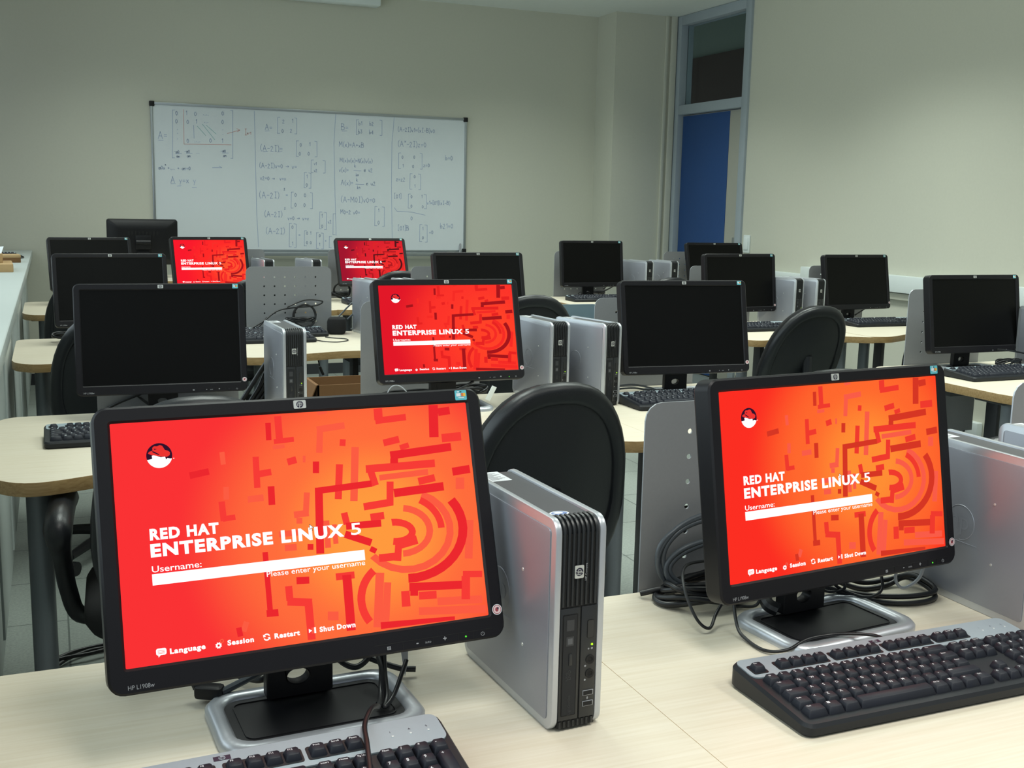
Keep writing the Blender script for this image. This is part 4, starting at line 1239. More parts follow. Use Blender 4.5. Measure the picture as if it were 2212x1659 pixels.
E = [1.440, 3.211, 4.981, 6.752]
SIDE = ['left', 'middle', 'right']
ROW = ['front', 'second', 'third', 'back']
for k in range(4):
    for i in range(3):
        key = 'end' if i == 0 else ('mid' if i == 1 or k == 0 else 'rend')
        pxs = [[0.23, .829 - .65, 1.582 - 1.45], [0.25, .851 - .65, 1.638 - 1.45], [0.20, .795 - .65, 1.563 - 1.45], [0.18, .806 - .65, 1.581 - 1.45]][k][i]
        desk(-0.15 + 0.8 * i, E[k], key, pxs, 'pale wood wavy-edged desk, %s one of the %s row left of the aisle' % (SIDE[i], ROW[k]))
for k in (1, 2, 3):
    dy = {1: 0.17, 2: 0.0, 3: -0.12}[k]
    desk(2.93, E[k] + dy, 'rl', [3.105, 3.092, 3.07][k - 1] - 2.93, 'pale wood desk with rounded end beside the aisle, %s row, right block' % ROW[k], k == 1, (0.52, 0.66))
    desk(3.655, E[k] + dy, 'rr', [3.86, 3.855, 3.90][k - 1] - 3.655, 'pale wood desk next to the right wall in the %s row' % ROW[k])

th = thing('teacher_table', 'pale table below the whiteboard under the back-turned monitor', 'table', (0.05, 7.40, 0))
b = MB(); b.prism(rrect(1.25, 0.62, 0.03, 4, 0.625, 0.31), 0.77, 0.80, M_EDGE, 0.002, mtop=M_DESK); b.build('table_top', th)
for lx, ly in ((0.06, 0.06), (1.19, 0.06), (0.06, 0.56), (1.19, 0.56)):
    b = MB(); b.cyl((lx, ly, 0), (lx, ly, 0.77), 0.022, M_LEG); b.build('leg', th)


# ------------------------------------------------------------------ chairs
CH = {}


def chair_meshes():
    n = 40

    def outline(s, w=0.215, h=0.255):
        out = []
        for k in range(n):
            a = 2 * pi * k / n
            c, q = cos(a), sin(a)
            e = 2 / 2.5
            x = w * s * abs(c) ** e * (1 if c > 0 else -1)
            z = h * s * abs(q) ** e * (1 if q > 0 else -1)
            x *= 1.0 - 0.10 * (z / h) - 0.03 * (z / h) ** 2
            out.append((x, z))
        return out

    def ringat(s, y):
        return [(x, y + 0.55 * x * x + 0.10 * (z ** 2) - 0.16 * z, z) for x, z in outline(s)]
    b = MB()
    b.loops([ringat(s, y) for s, y in ((0.97, 0.0), (1.0, -0.006), (1.0, -0.016), (0.975, -0.026), (0.93, -0.031), (0.85, -0.030), (0.815, -0.026), (0.805, -0.020), (0.79, -0.020), (0.6, -0.024), (0.3, -0.026), (0.02, -0.027))], M_SHELL)
    CH['shell'] = mesh(b, 'back_shell', sharp=50)
    b = MB()
    b.loops([ringat(s, y) for s, y in ((0.96, -0.002), (0.985, 0.008), (0.975, 0.022), (0.93, 0.034), (0.8, 0.042), (0.4, 0.046), (0.02, 0.047))], M_FABRIC)
    CH['cushion'] = mesh(b, 'back_cushion', sharp=60)
    b = MB()
    o = rrect(0.48, 0.46, 0.13, 8)
    L = []
    for s, z in ((0.80, -0.048), (0.95, -0.040), (1.0, -0.018), (0.99, 0.008), (0.95, 0.024), (0.85, 0.032), (0.5, 0.034), (0.05, 0.032)):
        L.append([(x * s, y * s, z - 0.9 * max(0, y - 0.1) ** 2) for x, y in o])
    b.loops(L, M_FABRIC)
    CH['seat'] = mesh(b, 'seat', sharp=60)
    b = MB()
    b.tube([(0, -0.02, -0.055), (0, -0.22, -0.060), (0, -0.275, 0.0), (0, -0.268, 0.12), (0, -0.262, 0.24)], 0.022, M_SHELL, n=10)
    b.box(-0.06, 0.06, -0.10, 0.10, -0.08, -0.045, M_BLACKPL, 0.006)
    CH['spine'] = mesh(b, 'back_support')
    for s, nm in ((-1, 'l'), (1, 'r')):
        b = MB()
        P = [(s * 0.17, 0.03, -0.06), (s * 0.25, 0.03, -0.055), (s * 0.272, -0.01, 0.02), (s * 0.278, -0.07, 0.11), (s * 0.280, -0.13, 0.165), (s * 0.280, -0.14, 0.198), (s * 0.278, -0.08, 0.212), (s * 0.275, 0.06, 0.212), (s * 0.275, 0.11, 0.195)]
        b.tube(P, lambda t: 0.019 + 0.010 * max(0, min(1, (t - 0.35) * 4)), M_SHELL, n=10)
        CH['arm_' + nm] = mesh(b, 'armrest', sharp=60)
    b = MB()
    b.cyl((0, 0, 0.10), (0, 0, 0.28), 0.028, M_BLACKPL)
    b.cyl((0, 0, 0.28), (0, 0, 0.40), 0.016, M_ALU)
    b.cyl((0, 0, 0.055), (0, 0, 0.11), 0.045, M_BLACKPL, 0.032)
    CH['column'] = mesh(b, 'gas_column')
    b = MB()
    b.tube([(0.03, 0, 0.085), (0.15, 0, 0.085), (0.29, 0, 0.068)], lambda t: 0.024 - 0.009 * t, M_BLACKPL, n=8)
    CH['foot'] = mesh(b, 'base_leg')
    b = MB()
    for s in (-1, 1):
        b.cyl((0.29, s * 0.008, 0.025), (0.29, s * 0.026, 0.025), 0.025, M_BLACKPL, n=16)
    b.cyl((0.29, 0, 0.03), (0.29, 0, 0.066), 0.008, M_ALU, n=8)
    CH['caster'] = mesh(b, 'caster')


chair_meshes()


def chair(x, y, top, rz, label, arms=False, recline=0.0):
    """x, y: middle of the seat; top: height of the upper edge of the backrest"""
    th = thing('office_chair', label, 'chair', (x, y, 0), rz, 'black swivel chairs between the desk rows')
    dz = top - 0.945
    s = 0.455 + dz
    link('seat', CH['seat'], th, (0, 0, s))
    sh = link('back_shell', CH['shell'], th, (0, -0.245, s + 0.235), (recline, 0, 0))
    sh['label'] = 'ribbed black plastic back shell'
    link('back_cushion', CH['cushion'], th, (0, -0.245, s + 0.235), (recline, 0, 0))
    link('back_support', CH['spine'], th, (0, 0, s))
    if arms:
        link('armrest', CH['arm_l'], th, (0, 0, s))
        link('armrest', CH['arm_r'], th, (0, 0, s))
    link('gas_column', CH['column'], th, (0, 0, dz * 0.5))
    for k in range(5):
        f = link('base_leg', CH['foot'], th, (0, 0, 0), (0, 0, k * 2 * pi / 5 + 0.3))
        link('caster', CH['caster'], f)
    return th


chair(1.00, 2.46, 0.945, 0.10, 'black swivel chair behind the lit front left monitor, back fully in view')
chair(0.275, 2.50, 0.945, -0.05, 'black swivel chair with loop armrest at the left end of the second row', True)
chair(1.82, 2.50, 0.940, 0.0, 'black swivel chair peeping over the top of the lit front right monitor')
chair(2.56, 2.06, 0.945, 1.5, 'black swivel chair turned sideways in the aisle, only its armrest showing', True)
chair(0.98, 6.05, 0.93, 0.0, 'black swivel chair behind the large perforated panel, glimpsed through its holes')
chair(0.19, 4.28, 0.945, 0.0, 'black swivel chair behind the dark second-row monitor on the far left')
chair(1.79, 4.34, 0.975, 0.0, 'black swivel chair right of the lit second-row monitor')
chair(3.13, 4.30, 0.932, 0.05, 'large black swivel chair leaning back at an angle on the right side of the room', recline=0.22)
chair(3.97, 4.30, 0.945, 0.0, 'black swivel chair mostly hidden behind the far right perforated panel')
chair(0.165, 6.04, 0.945, 0.0, 'black swivel chair at the left end of the back row')
chair(1.756, 6.06, 0.965, 0.0, 'black swivel chair in front of the tilted lit back-row monitor')
chair(3.444, 6.02, 0.922, 0.0, 'black swivel chair showing its rim below the two back right computers')

th = thing('plastic_chair', 'grey-blue plastic chair, its rounded back just showing under the lone back-row desk', 'chair', (2.43, 5.22, 0))
b = MB()
b.loops([[(x, -0.20 + dy + 0.3 * x * x - 0.10 * (z - 0.62), z) for x, z in rrect(0.40, 0.36, 0.09, 5, 0, 0.66)] for dy in (0.0, 0.012)], M_CHAIRBLUE)
b.build('backrest', th)
b = MB(); b.prism(rrect(0.40, 0.40, 0.08, 5), 0.435, 0.452, M_CHAIRBLUE, 0.004); b.build('seat', th)
for lx, ly in ((-0.17, -0.17), (0.17, -0.17), (-0.17, 0.17), (0.17, 0.17)):
    b = MB(); b.cyl((lx, ly, 0.436), (lx * 1.2, ly * 1.2, 0), 0.011, M_LEG, n=10); b.build('leg', th)
for lx in (-0.15, 0.15):
    b = MB(); b.tube([(lx, -0.17, 0.43), (lx, -0.205, 0.48), (lx, -0.190, 0.60)], 0.010, M_LEG, n=8); b.build('back_post', th)

# ------------------------------------------------------------------ monitors
monitor(0.2549, 1.1833, 0.2363, 0.041, 0.3213, 'large lit monitor with red log-in screen at the front left', 'near')
monitor(1.0108, 1.2087, 0.2313, 0.0967, 0.1758, 'lit monitor with orange log-in screen at the front right', 'side')
monitor(0.268, 3.10, 0.222, -0.048, 0.173, 'dark monitor just above the front left lit monitor, second row', None)
monitor(1.0557, 2.9884, 0.2392, -0.0066, 0.2793, 'lit monitor with red log-in screen in the second row, room centre', 'mid')
monitor(1.866, 3.018, 0.226, -0.086, 0.202, 'dark monitor above the front right lit monitor, beside two silver computers', None)
monitor(3.277, 3.208, 0.224, -0.025, 0.158, 'dark monitor at the far right edge of the photo, second row', None)
monitor(0.222, 4.778, 0.224, 0.047, 0.241, 'dark monitor in the third row on the far left, behind the dark second-row one', None)
monitor(1.821, 4.744, 0.236, -0.004, 0.251, 'dark monitor behind the lit second-row monitor, below the whiteboard corner', None)
monitor(3.273, 4.782, 0.228, 0.042, 0.119, 'dark third-row monitor right of the blue door, partly overlapping another', None)
monitor(4.074, 4.842, 0.224, 0.027, 0.181, 'dark third-row monitor standing in front of the white trunking', None)
monitor(0.204, 6.58, 0.229, 0.146, 0.277, 'dark monitor farthest left in the back row', None)
monitor(0.849, 6.55, 0.237, 0.158, 0.265, 'bright red lit monitor in the back row, under the left of the whiteboard', 'far')
monitor(1.8041, 6.5346, 0.2441, 0.0319, 0.3974, 'deep red lit monitor in the back row, tilted far back below the board middle', 'dim')
monitor(3.259, 6.45, 0.233, -0.027, 0.132, 'dark back-row monitor standing alone against the pillar', None)
monitor(4.200, 6.44, 0.229, -0.016, 0.258, 'dark back-row monitor directly in front of the blue door', None)
monitor(0.560, 7.72, 1.045 - H, pi + 0.02, 0.12, 'black monitor seen from behind, left of the whiteboard', None, table=0.80)

# ------------------------------------------------------------------ computers
tower(0.5015, 1.061, 0.050, 'silver computer right of the front left lit monitor')
tower(1.274, 1.100, 0.0, 'silver computer right of the front right lit monitor, cut by the photo edge')
tower(1.466, 1.110, 0.0, 'silver computer at the right photo edge behind its neighbour, mostly cut off')
tower(0.567, 2.960, 0.03, 'silver computer with yellow-green light right of the dark second-row monitor')
tower(1.368, 2.965, 0.07, 'silver computer touching the right edge of the lit second-row monitor')
tower(1.514, 2.900, 0.20, 'silver computer left of the dark second-row monitor, nearer of a pair')
tower(3.470, 2.930, 0.0, 'silver computer side just visible past the far right dark monitor')
tower(1.312, 4.72, 0.15, 'silver computer rising behind the left edge of the lit second-row monitor')
tower(1.478, 4.70, 0.10, 'silver computer hidden behind the lit second-row monitor, only its top showing')
tower(3.525, 4.66, 0.20, 'left one of two silver computers between the third-row right monitors')
tower(3.630, 4.62, 0.20, 'right one of two silver computers between the third-row right monitors')
tower(1.137, 6.48, 0.13, 'silver computer beside the bright red back-row monitor')
tower(1.419, 6.48, 0.20, 'silver computer left of the deep red back-row monitor')
tower(3.575, 6.30, 0.20, 'left one of two silver computers beside the lone back-row monitor')
tower(3.760, 6.30, 0.12, 'right one of two silver computers next to the monitor by the blue door')

# ------------------------------------------------------------------ keyboards
keyboard(-0.080, 0.895, 0.045, 'keyboard in front of the front left lit monitor, cut by the photo bottom', True, tilt=0.10)
keyboard(0.770, 0.946, 0.004, 'keyboard in front of the front right lit monitor', True)
keyboard(-0.036, 2.766, 0.0, 'keyboard left of the front left lit monitor on the second-row desk', True)
keyboard(1.588, 2.800, 0.0, 'keyboard in front of the dark second-row monitor beside two silver computers', True)
keyboard(3.045, 2.960, 0.0, 'keyboard below the dark monitor at the far right edge', False)
keyboard(0.575, 4.610, 0.0, 'keyboard on the third-row desk without a monitor, nearer one', False)
keyboard(0.672, 4.785, 0.03, 'keyboard on the third-row desk without a monitor, farther one', False)
keyboard(3.020, 4.530, 0.0, 'keyboard behind the large leaning chair, third row', False)
keyboard(3.880, 4.585, 0.0, 'keyboard below the dark monitor in front of the white trunking', False)
keyboard(1.580, 6.270, 0.0, 'keyboard below the deep red back-row monitor', False)
keyboard(3.030, 6.220, 0.0, 'keyboard below the lone dark back-row monitor', False)


# ------------------------------------------------------------------ cables and small things
def cable(name, label, paths, m=M_CABLE, r=0.003, cat='cable', sub=8, group=None):
    b = MB()
    for p in paths:
        rr = r
        if isinstance(p, tuple) and isinstance(p[0], list):
            p, rr = p
        b.tube(p, rr, m, n=8, sub=sub)
    return tag(b.build(name, sharp=60), label, cat, group)


T = H
# cable of the front right keyboard: out of its back, round the base, up to the coil
cable('keyboard_cable', 'thin black cable sweeping round the stand of the front right monitor',
      [[(1.03, 1.112, T + .020), (1.022, 1.135, T + .0200), (0.985, 1.158, T + .0175), (0.935, 1.160, T + .0165), (0.898, 1.156, T + .0075), (0.873, 1.172, T + .004), (0.872, 1.215, T + .004), (0.877, 1.245, T + .012), (0.895, 1.285, T + .045), (0.905, 1.30, T + .060), (0.895, 1.295, T + .045), (0.868, 1.285, T + .016), (0.842, 1.262, T + .006), (0.828, 1.275, T + .018), (0.832, 1.318, T + .050), (0.86, 1.36, T + .065), (0.92, 1.385, T + .06)]], r=0.0024)


def coil(cx, cy, cz, rx, rz, turns, lean, seed, n=14):
    P = []
    for k in range(turns * n + 1):
        a = 2 * pi * k / n
        w = 1 + 0.02 * sin(k * 1.7 + seed) + 0.05 * sin(k * .23 + seed * 2)
        z = cz + rz * w * sin(a)
        P.append((cx + rx * w * cos(a), cy + lean * (z - cz) + 0.006 * sin(k * .9 + seed), max(T + 0.005, z)))
    return P


def flatcoil(cx, cy, cz, rx, ry, turns, seed, ang=0.0, n=14):
    P = []
    for k in range(turns * n + 1):
        a = 2 * pi * k / n
        w = 1 + 0.08 * sin(k * 1.3 + seed) + 0.05 * sin(k * .41 + seed)
        x, y = rx * w * cos(a), ry * w * sin(a)
        P.append((cx + x * cos(ang) - y * sin(ang), cy + x * sin(ang) + y * cos(ang), cz + 0.008 * (1 + sin(k * .8 + seed))))
    return P


cable('coiled_cable', 'grey-black coiled cable leaning on the perforated panel left of the front right monitor',
      [coil(0.948, 1.408, T + .060, 0.104, 0.060, 3, 0.22, 0.3), coil(0.952, 1.398, T + .046, 0.096, 0.040, 2, 0.15, 1.7)], m=M_CABLEG, r=0.0042)
cable('cable_bundle', 'thick black cable bundle lying flat behind the front right monitor',
      [flatcoil(0.905, 1.375, T + .006, 0.075, 0.052, 2, 0.8, 0.1), flatcoil(0.915, 1.380, T + .018, 0.085, 0.040, 2, 2.1, 0.15), [(0.99, 1.36, T + .01), (0.93, 1.372, T + .022), (0.86, 1.395, T + .02), (0.815, 1.415, T + .008)]], r=0.0048)
b = MB()
b.tube([(0.921 + .018 * cos(a), 1.352 + 0.004 * sin(a), T + .020 + .019 * sin(a)) for a in [2 * pi * k / 10 for k in range(10)]], 0.0014, M_CABLE, n=5, closed=True, sub=2)
tag(b.build('wire_tie'), 'short black wire tie round the cable bundle behind the front right monitor', 'wire tie')
cable('looped_cable', 'black cable loop between the front right monitor and its computer',
      [[(1.10, 1.335, T + .03), (1.16, 1.325, T + .006), (1.215, 1.325, T + .005), (1.252, 1.325, T + .014), (1.262, 1.295, T + .012), (1.250, 1.255, T + .005), (1.20, 1.245, T + .005), (1.15, 1.270, T + .005), (1.09, 1.31, T + .02)],
       [(1.10, 1.345, T + .04), (1.17, 1.335, T + .012), (1.225, 1.335, T + .010), (1.256, 1.312, T + .022), (1.256, 1.262, T + .014), (1.205, 1.255, T + .012), (1.14, 1.282, T + .012), (1.08, 1.32, T + .02)]], r=0.0042)
cable('monitor_cable', 'thin black wires hanging under the front right monitor',
      [[(1.06, 1.29, T + .07), (1.09, 1.30, T + .03), (1.115, 1.285, T + .016), (1.13, 1.262, T + .018), (1.150, 1.262, T + .03), (1.16, 1.285, T + .06)],
       [(1.04, 1.295, T + .06), (1.075, 1.305, T + .02), (1.10, 1.29, T + .024), (1.085, 1.275, T + .045)], [(0.99, 1.30, T + .055), (0.965, 1.31, T + .02), (0.955, 1.315, T + .006), (0.93, 1.33, T + .004)]], r=0.0024)
b = MB()
b.tube([(0.952, 1.288, T + .036), (0.946, 1.270, T + .026), (0.956, 1.258, T + .020)], 0.010, M_CABLE, n=10)
tag(b.build('cable_plug'), 'chunky black connector under the left side of the front right monitor', 'plug')
cable('clear_wrap_cord', 'pale translucent strap hanging below the right corner of the front right monitor', [[(1.17, 1.250, T + .085), (1.168, 1.255, T + .045), (1.180, 1.250, T + .03), (1.205, 1.245, T + .045), (1.212, 1.242, T + .080)]], m=M_BAG, r=0.0025, cat='strap')

# under the front left monitor
cable('hanging_cables', 'black cables hanging from the front left monitor over its keyboard',
      [[(0.345, 1.275, T + .085), (0.350, 1.235, T + .050), (0.340, 1.195, T + .022), (0.325, 1.150, T + .024), (0.312, 1.110, T + .044), (0.298, 1.085, T + .054), (0.283, 1.055, T + .052), (0.276, 1.020, T + .050), (0.268, 0.980, T + .046), (0.258, 0.935, T + .043), (0.246, 0.895, T + .040), (0.236, 0.872, T + .022), (0.225, 0.845, T + .005), (0.20, 0.80, T + .004)],
       [(0.365, 1.270, T + .085), (0.352, 1.220, T + .040), (0.345, 1.185, T + .018), (0.336, 1.165, T + .014), (0.352, 1.180, T + .020), (0.378, 1.215, T + .045)],
       [(0.335, 1.28, T + .080), (0.346, 1.22, T + .045), (0.338, 1.18, T + .014), (0.330, 1.175, T + .014)]], r=0.0028)
cable('power_lead', 'thick black lead curving right under the front left monitor',
      [[(0.300, 1.300, T + .060), (0.325, 1.296, T + .036), (0.355, 1.282, T + .022), (0.385, 1.268, T + .012), (0.405, 1.262, T + .010)], [(0.32, 1.30, T + .055), (0.31, 1.29, T + .030), (0.33, 1.276, T + .018), (0.352, 1.285, T + .030), (0.350, 1.298, T + .060)]], r=0.0040)
b = MB()
b.box(-0.017, 0.017, -0.010, 0.010, 0.0, 0.016, M_BLACKPL, 0.005)
o = b.build('adapter_body')
th = thing('video_plug', 'black video plug with grey cable lying left of the front left stand', 'plug', (0.152, 1.276, T + .006), -0.5)
o.name = 'plug_body'
o.parent = th
b = MB()
b.tube([(0.015, 0, .008), (0.035, 0.022, .014), (0.060, 0.052, .022), (0.085, 0.078, .034)], 0.0045, M_CABLEG, n=8)
b.build('cord', th)
b = MB()
b.tube([(-0.016, 0, .010), (-0.024, 0.006, .026), (-0.014, 0.016, .044), (0.008, 0.024, .060)], 0.0042, M_CABLE, n=8)
b.tube([(0.010, 0.060, .004), (0.026, 0.052, .004), (0.050, 0.046, .006), (0.07, 0.06, .02)], 0.0042, M_CABLE, n=8)
b.build('strain_relief', th)
b = MB()
P = [(-.004, 0), (.004, 0), (.007, -.02), (.006, -.045), (.001, -.062), (-.002, -.045), (-.005, -.02)]
b.add([(x, 0.004 * sin(k), z) for k, (x, z) in enumerate(P)] + [(x, 0.004 * sin(k) + .0012, z) for k, (x, z) in enumerate(P)], [tuple(range(7)), tuple(range(13, 6, -1))] + [(k, (k + 1) % 7, 7 + (k + 1) % 7, 7 + k) for k in range(7)], M_BAG)
tag(b.build('cable_tag', loc=(0.389, 1.262, T + .066), smooth=False), 'crumpled clear plastic tag hanging right of the front left stand', 'tag')

# second row
cable('cable_bundle', 'thick black cable bundle falling from the left side of the second-row computer',
      [[(0.600, 3.225, T + .16), (0.585, 3.262, T + .13), (0.560, 3.275, T + .09), (0.520, 3.27, T + .03), (0.48, 3.268, T - .03)]] + [[(0.605 + i * .006, 3.222, T + .15 - i * .02), (0.578 + i * .004, 3.27 + i * .006, T + .11 - i * .015), (0.548 + i * .008, 3.28, T + .05 - i * .01), (0.505 + i * .014, 3.276, T - .02), (0.475 + i * .02, 3.27, T - .10)] for i in range(1, 5)], r=0.007)
cable('cable_bundle', 'black cables trailing under the dark second-row monitor at the left',
      [[(0.20, 3.21, T + .05), (0.245, 3.17, T + .02), (0.30, 3.15, T + .03), (0.36, 3.16, T + .035), (0.43, 3.17, T + .006)], [(0.22, 3.19, T + .055), (0.16, 3.20, T + .03), (0.12, 3.205, T + .01)]], r=0.004)
b = MB()
b.tube([(0.39, 3.16, T + .030), (0.42, 3.165, T + .018), (0.45, 3.17, T + .006)], 0.0045, M_PVC, n=8)
tag(b.build('white_lead'), 'short white lead under the right side of the dark left second-row monitor', 'cable')
cable('clear_loop', 'clear curved plastic strip left under the lit second-row monitor', [[(0.845, 2.93, T + .006), (0.848, 2.935, T + .05), (0.865, 2.94, T + .082), (0.89, 2.94, T + .085), (0.915, 2.935, T + .06), (0.93, 2.93, T + .02)]], m=M_BAG, r=0.0016, cat='strip')
cable('cable_bundle', 'dark cable tangle under the lit second-row monitor',
      [flatcoil(0.99, 3.10, T + .02, 0.10, 0.04, 3, 0.5), flatcoil(1.14, 3.10, T + .03, 0.07, 0.04, 3, 1.9), [(1.02, 2.96, T + .05), (1.08, 2.95, T + .07), (1.12, 2.96, T + .085)]], r=0.004)
b = MB()
b.box(-0.008, 0.008, -0.001, 0.001, -0.025, 0.02, M_PVC, 0.0005)
tag(b.build('paper_tag', loc=(1.165, 2.93, T + .055), rot=(0.2, 0.4, 0.1)), 'small white paper tag hanging under the lit second-row monitor', 'tag')
cable('white_lead', 'pale grey lead lying along the back of the keyboard beside two silver computers',
      [[(1.63, 3.06, T + .03), (1.68, 3.03, T + .04), (1.74, 3.02, T + .03), (1.79, 3.03, T + .012)], [(1.64, 3.07, T + .02), (1.70, 3.05, T + .025), (1.76, 3.06, T + .015), (1.85, 3.07, T + .006)]], m=M_CABLEG, r=0.003)
cable('cable_bundle', 'black cable knot hanging under the far right dark monitor',
      [flatcoil(3.36, 3.33, T + .03, 0.06, 0.03, 3, .4), [(3.12, 3.30, T + .05), (3.10, 3.29, T + .02), (3.13, 3.28, T + .005)], [(3.30, 3.30, T + .09), (3.38, 3.28, T + .08), (3.45, 3.29, T + .09), (3.47, 3.27, T + .06)]] if False else
      [flatcoil(3.40, 3.14, T + .03, 0.06, 0.02, 3, .4), [(3.32, 3.13, T + .09), (3.40, 3.12, T + .08), (3.46, 3.13, T + .07)], [(3.37, 3.12, T + .012), (3.42, 3.13, T + .05), (3.45, 3.12, T + .012)]], r=0.003)

# third row desk without a monitor
cable('cable_heap', 'black cable heap with power brick piled before the perforated panel of the empty third-row desk',
      [flatcoil(1.03, 4.945, T + .055, 0.06, 0.02, 4, 0.6), coil(1.05, 4.95, T + .08, 0.05, 0.05, 4, 0.1, 1.1), [(0.78, 4.90, T + .02), (0.86, 4.93, T + .06), (0.92, 4.95, T + .10), (0.98, 4.95, T + .115), (1.10, 4.95, T + .125), (1.13, 4.95, T + .145), (1.05, 4.95, T + .15), (0.97, 4.95, T + .12)], [(0.70, 4.93, T + .006), (0.76, 4.93, T + .015), (0.83, 4.93, T + .03), (0.88, 4.95, T + .075)]], r=0.0035)
b = MB()
b.prism(rrect(0.085, 0.10, 0.03, 6), 0.0, 0.075, M_FABRIC, 0.02)
tag(b.build('pouch', loc=(1.185, 4.900, T), rot=(0, 0, -0.3)), 'soft black pouch beside the farther keyboard of the empty third-row desk', 'pouch')
cable('thin_wire', 'thin black wire looping on the desk right of the third-row keyboards', [[(1.035, 4.66, T + .004), (1.06, 4.60, T + .004), (1.11, 4.58, T + .003), (1.165, 4.62, T + .003), (1.17, 4.68, T + .003), (1.13, 4.72, T + .003), (1.10, 4.76, T + .003)]], r=0.0022)
cable('computer_leads', 'dark leads running from the pouch up to the third-row silver computer', [[(1.20, 4.94, T + .07), (1.26, 4.97, T + .12), (1.31, 4.985, T + .16), (1.34, 4.985, T + .20)], [(1.24, 4.93, T + .06), (1.29, 4.975, T + .09), (1.32, 4.98, T + .12)], [(1.34, 4.98, T + .07), (1.31, 4.97, T + .02), (1.27, 4.98, T + .01)]], m=M_CABLEG, r=0.004)
cable('dangling_lead', 'thin lead with a small plug dangling below the empty third-row desk', [[(0.970, 4.345, T - .005), (0.972, 4.335, T - .035), (0.978, 4.338, T - .060)], ([(0.980, 4.338, T - .066), (0.986, 4.340, T - .082), (0.994, 4.342, T - .098)], 0.0055)], r=0.0028, cat='cable')
# back row
cable('cable_heap', 'black cable heap beside the stand of the deep red back-row monitor', [flatcoil(1.62, 6.60, T + .03, 0.05, 0.04, 4, .3), coil(1.63, 6.60, T + .06, 0.05, 0.045, 3, .1, .9)], r=0.005)
cable('cable_heap', 'black cables curling behind the lone dark back-row monitor', [[(3.42, 6.60, T + .05), (3.48, 6.61, T + .09), (3.53, 6.60, T + .15), (3.575, 6.585, T + .20)], [(3.38, 6.59, T + .02), (3.46, 6.60, T + .05), (3.55, 6.59, T + .10)], flatcoil(3.33, 6.58, T + .02, .09, .03, 2, .2)], r=0.005)
cable('cable_heap', 'white and black leads behind the dark monitor before the white trunking', [[(4.12, 4.90, T + .03), (4.18, 4.92, T + .05), (4.24, 4.93, T + .075)], [(4.02, 4.90, T + .01), (4.06, 4.92, T + .03), (4.10, 4.91, T + .02)]], r=0.004)
b = MB(); b.box(-0.04, 0.04, -0.03, 0.03, 0, 0.012, M_PVC, 0.003)
tag(b.build('white_adapter', loc=(4.165, 4.80, T + .0), rot=(0, 0, 0.3)), 'small white adapter under the dark monitor before the white trunking', 'adapter')
cable('cable_heap', 'dark tangled leads left of the dark third-row monitor', [flatcoil(0.045, 4.86, T + .02, .05, .03, 3, .2)], r=0.005)
# floor
cable('floor_cables', 'black cables lying on the grey floor under the second-row desk',
      [[(-0.14, 3.02, .007), (-0.08, 3.20, .007), (-0.02, 3.29, .007), (0.06, 3.33, .007), (0.2, 3.35, .007), (0.4, 3.34, .007)], [(-0.10, 3.0, .007), (-0.04, 3.20, .012), (0.03, 3.28, .012), (0.12, 3.30, .012), (0.4, 3.29, .007)], [(-0.12, 3.06, .018), (-0.05, 3.22, .02), (0.05, 3.25, .02), (0.15, 3.27, .018), (0.4, 3.24, .007)]], r=0.006)
cable('desk_lead', 'thin black lead hanging behind the leg of the middle second-row desk', [[(1.43, 2.72, T - .04), (1.50, 2.74, T - .16), (1.50, 2.76, T - .22), (1.44, 2.78, T - .30), (1.42, 2.80, T - .45)]], r=0.006)
cable('desk_lead', 'thin black lead hanging below the desk right of the large leaning chair', [[(3.70, 4.60, T - .03), (3.69, 4.60, T - .12), (3.66, 4.60, T - .22), (3.655, 4.60, T - .45)]], r=0.005)

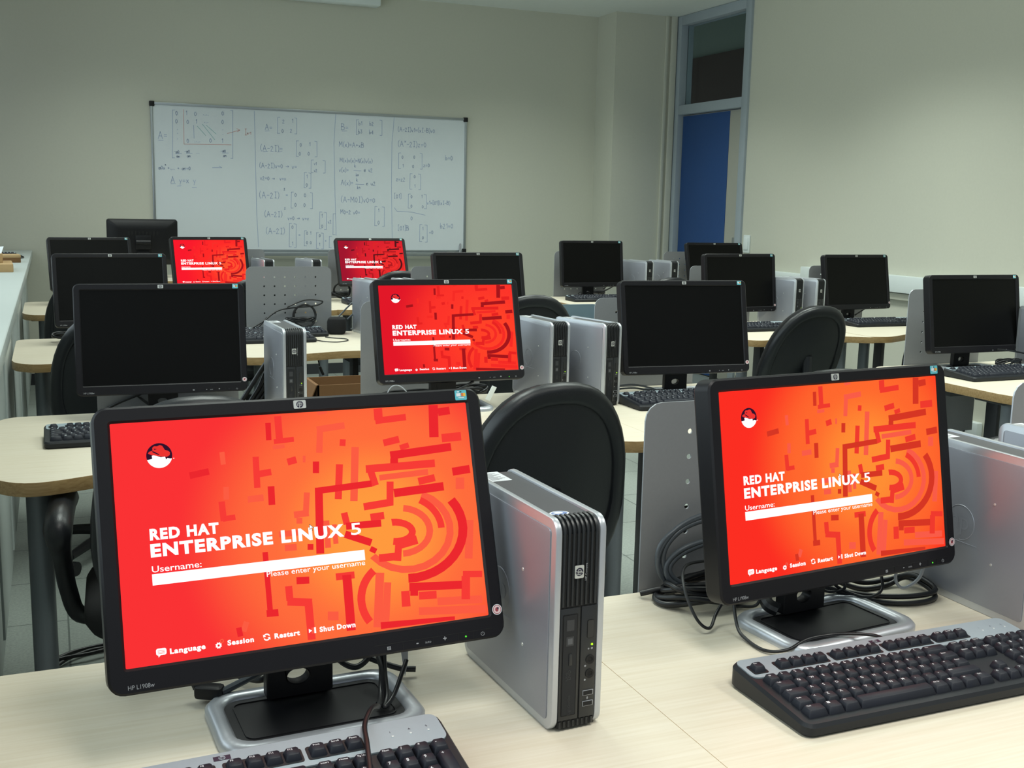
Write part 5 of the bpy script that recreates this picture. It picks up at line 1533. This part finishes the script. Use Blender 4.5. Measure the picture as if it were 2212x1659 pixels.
# open carton between the rows
th = thing('cardboard_box', 'open brown cardboard box standing between the second and third rows', 'box', (1.062, 3.955, 0), 0.0)
b = MB()
w, d, h = 0.40, 0.195, 0.676
b.box(-w / 2, w / 2, -d / 2, -d / 2 + .006, 0, h, M_CARD)
b.box(-w / 2, w / 2, d / 2 - .006, d / 2, 0, h, M_CARD)
b.box(-w / 2, -w / 2 + .006, -d / 2, d / 2, 0, h, M_CARD)
b.box(w / 2 - .006, w / 2, -d / 2, d / 2, 0, h, M_CARD)
b.box(-w / 2, w / 2, -d / 2, d / 2, 0, .006, M_CARD)
b.build('carton', th, smooth=False)
b = MB()
q = [(-w / 2, -d / 2 + .004, h), (-w / 2, d / 2 - .004, h), (-w / 2 - .050, d / 2 - .01, h - .12), (-w / 2 - .050, -d / 2 + .01, h - .12)]
b.add(q + [(x - .004, y, z - .001) for x, y, z in q], [(0, 1, 2, 3), (7, 6, 5, 4), (0, 4, 5, 1), (1, 5, 6, 2), (2, 6, 7, 3), (3, 7, 4, 0)], M_CARD)
b.build('flap', th, smooth=False)

# things on the left counter
ZS = 0.950
b = MB()
b.prism(rrect(0.20, 0.34, 0.006, 3), 0, 0.040, M_CARD2, 0.003)
tag(b.build('cardboard_box', loc=(-0.285, 6.15, ZS), rot=(0, 0, 0.05)), 'flat tan cardboard box lowest in the stack on the white counter', 'box')
b = MB()
b.prism(rrect(0.18, 0.24, 0.006, 3), 0, 0.046, M_CARD2, 0.003)
b.add([(-0.09, -0.10, 0.0465), (0.085, -0.11, 0.0465), (0.10, 0.13, 0.070), (-0.09, 0.12, 0.062)] + [(-0.09, -0.10, 0.0480), (0.085, -0.11, 0.0480), (0.10, 0.13, 0.0715), (-0.09, 0.12, 0.0635)], [(0, 3, 2, 1), (4, 5, 6, 7), (0, 1, 5, 4), (1, 2, 6, 5), (2, 3, 7, 6), (3, 0, 4, 7)], M_STWHITE)
tag(b.build('cardboard_box', loc=(-0.322, 6.20, ZS + 0.0405), rot=(0, 0, 0.05)), 'small tan cardboard box with pale loose lid resting on the flat box', 'box')
b = MB()
b.prism(rrect(0.10, 0.14, 0.005, 3), 0, 0.042, M_CARD, 0.003)
b.prism(rrect(0.102, 0.142, 0.005, 3), 0.028, 0.043, M_CARD2, 0.002)
tag(b.build('cardboard_box', loc=(-0.218, 6.90, ZS), rot=(0, 0, 0.1)), 'small reddish brown box in front of the keyboard on the white counter', 'box')
keyboard(-0.655, 7.30, 0.0, 'dark keyboard lying on the white counter behind the cardboard boxes', False, z=ZS)
cable('keyboard_cable', 'dark cable curling from the keyboard on the white counter', [[(-0.23, 7.462, ZS + .018), (-0.19, 7.47, ZS + .012), (-0.165, 7.42, ZS + .006), (-0.158, 7.34, ZS + .005), (-0.175, 7.25, ZS + .005)], [(-0.24, 7.466, ZS + .010), (-0.20, 7.485, ZS + .006), (-0.172, 7.45, ZS + .006), (-0.168, 7.38, ZS + .005)]], r=0.004)
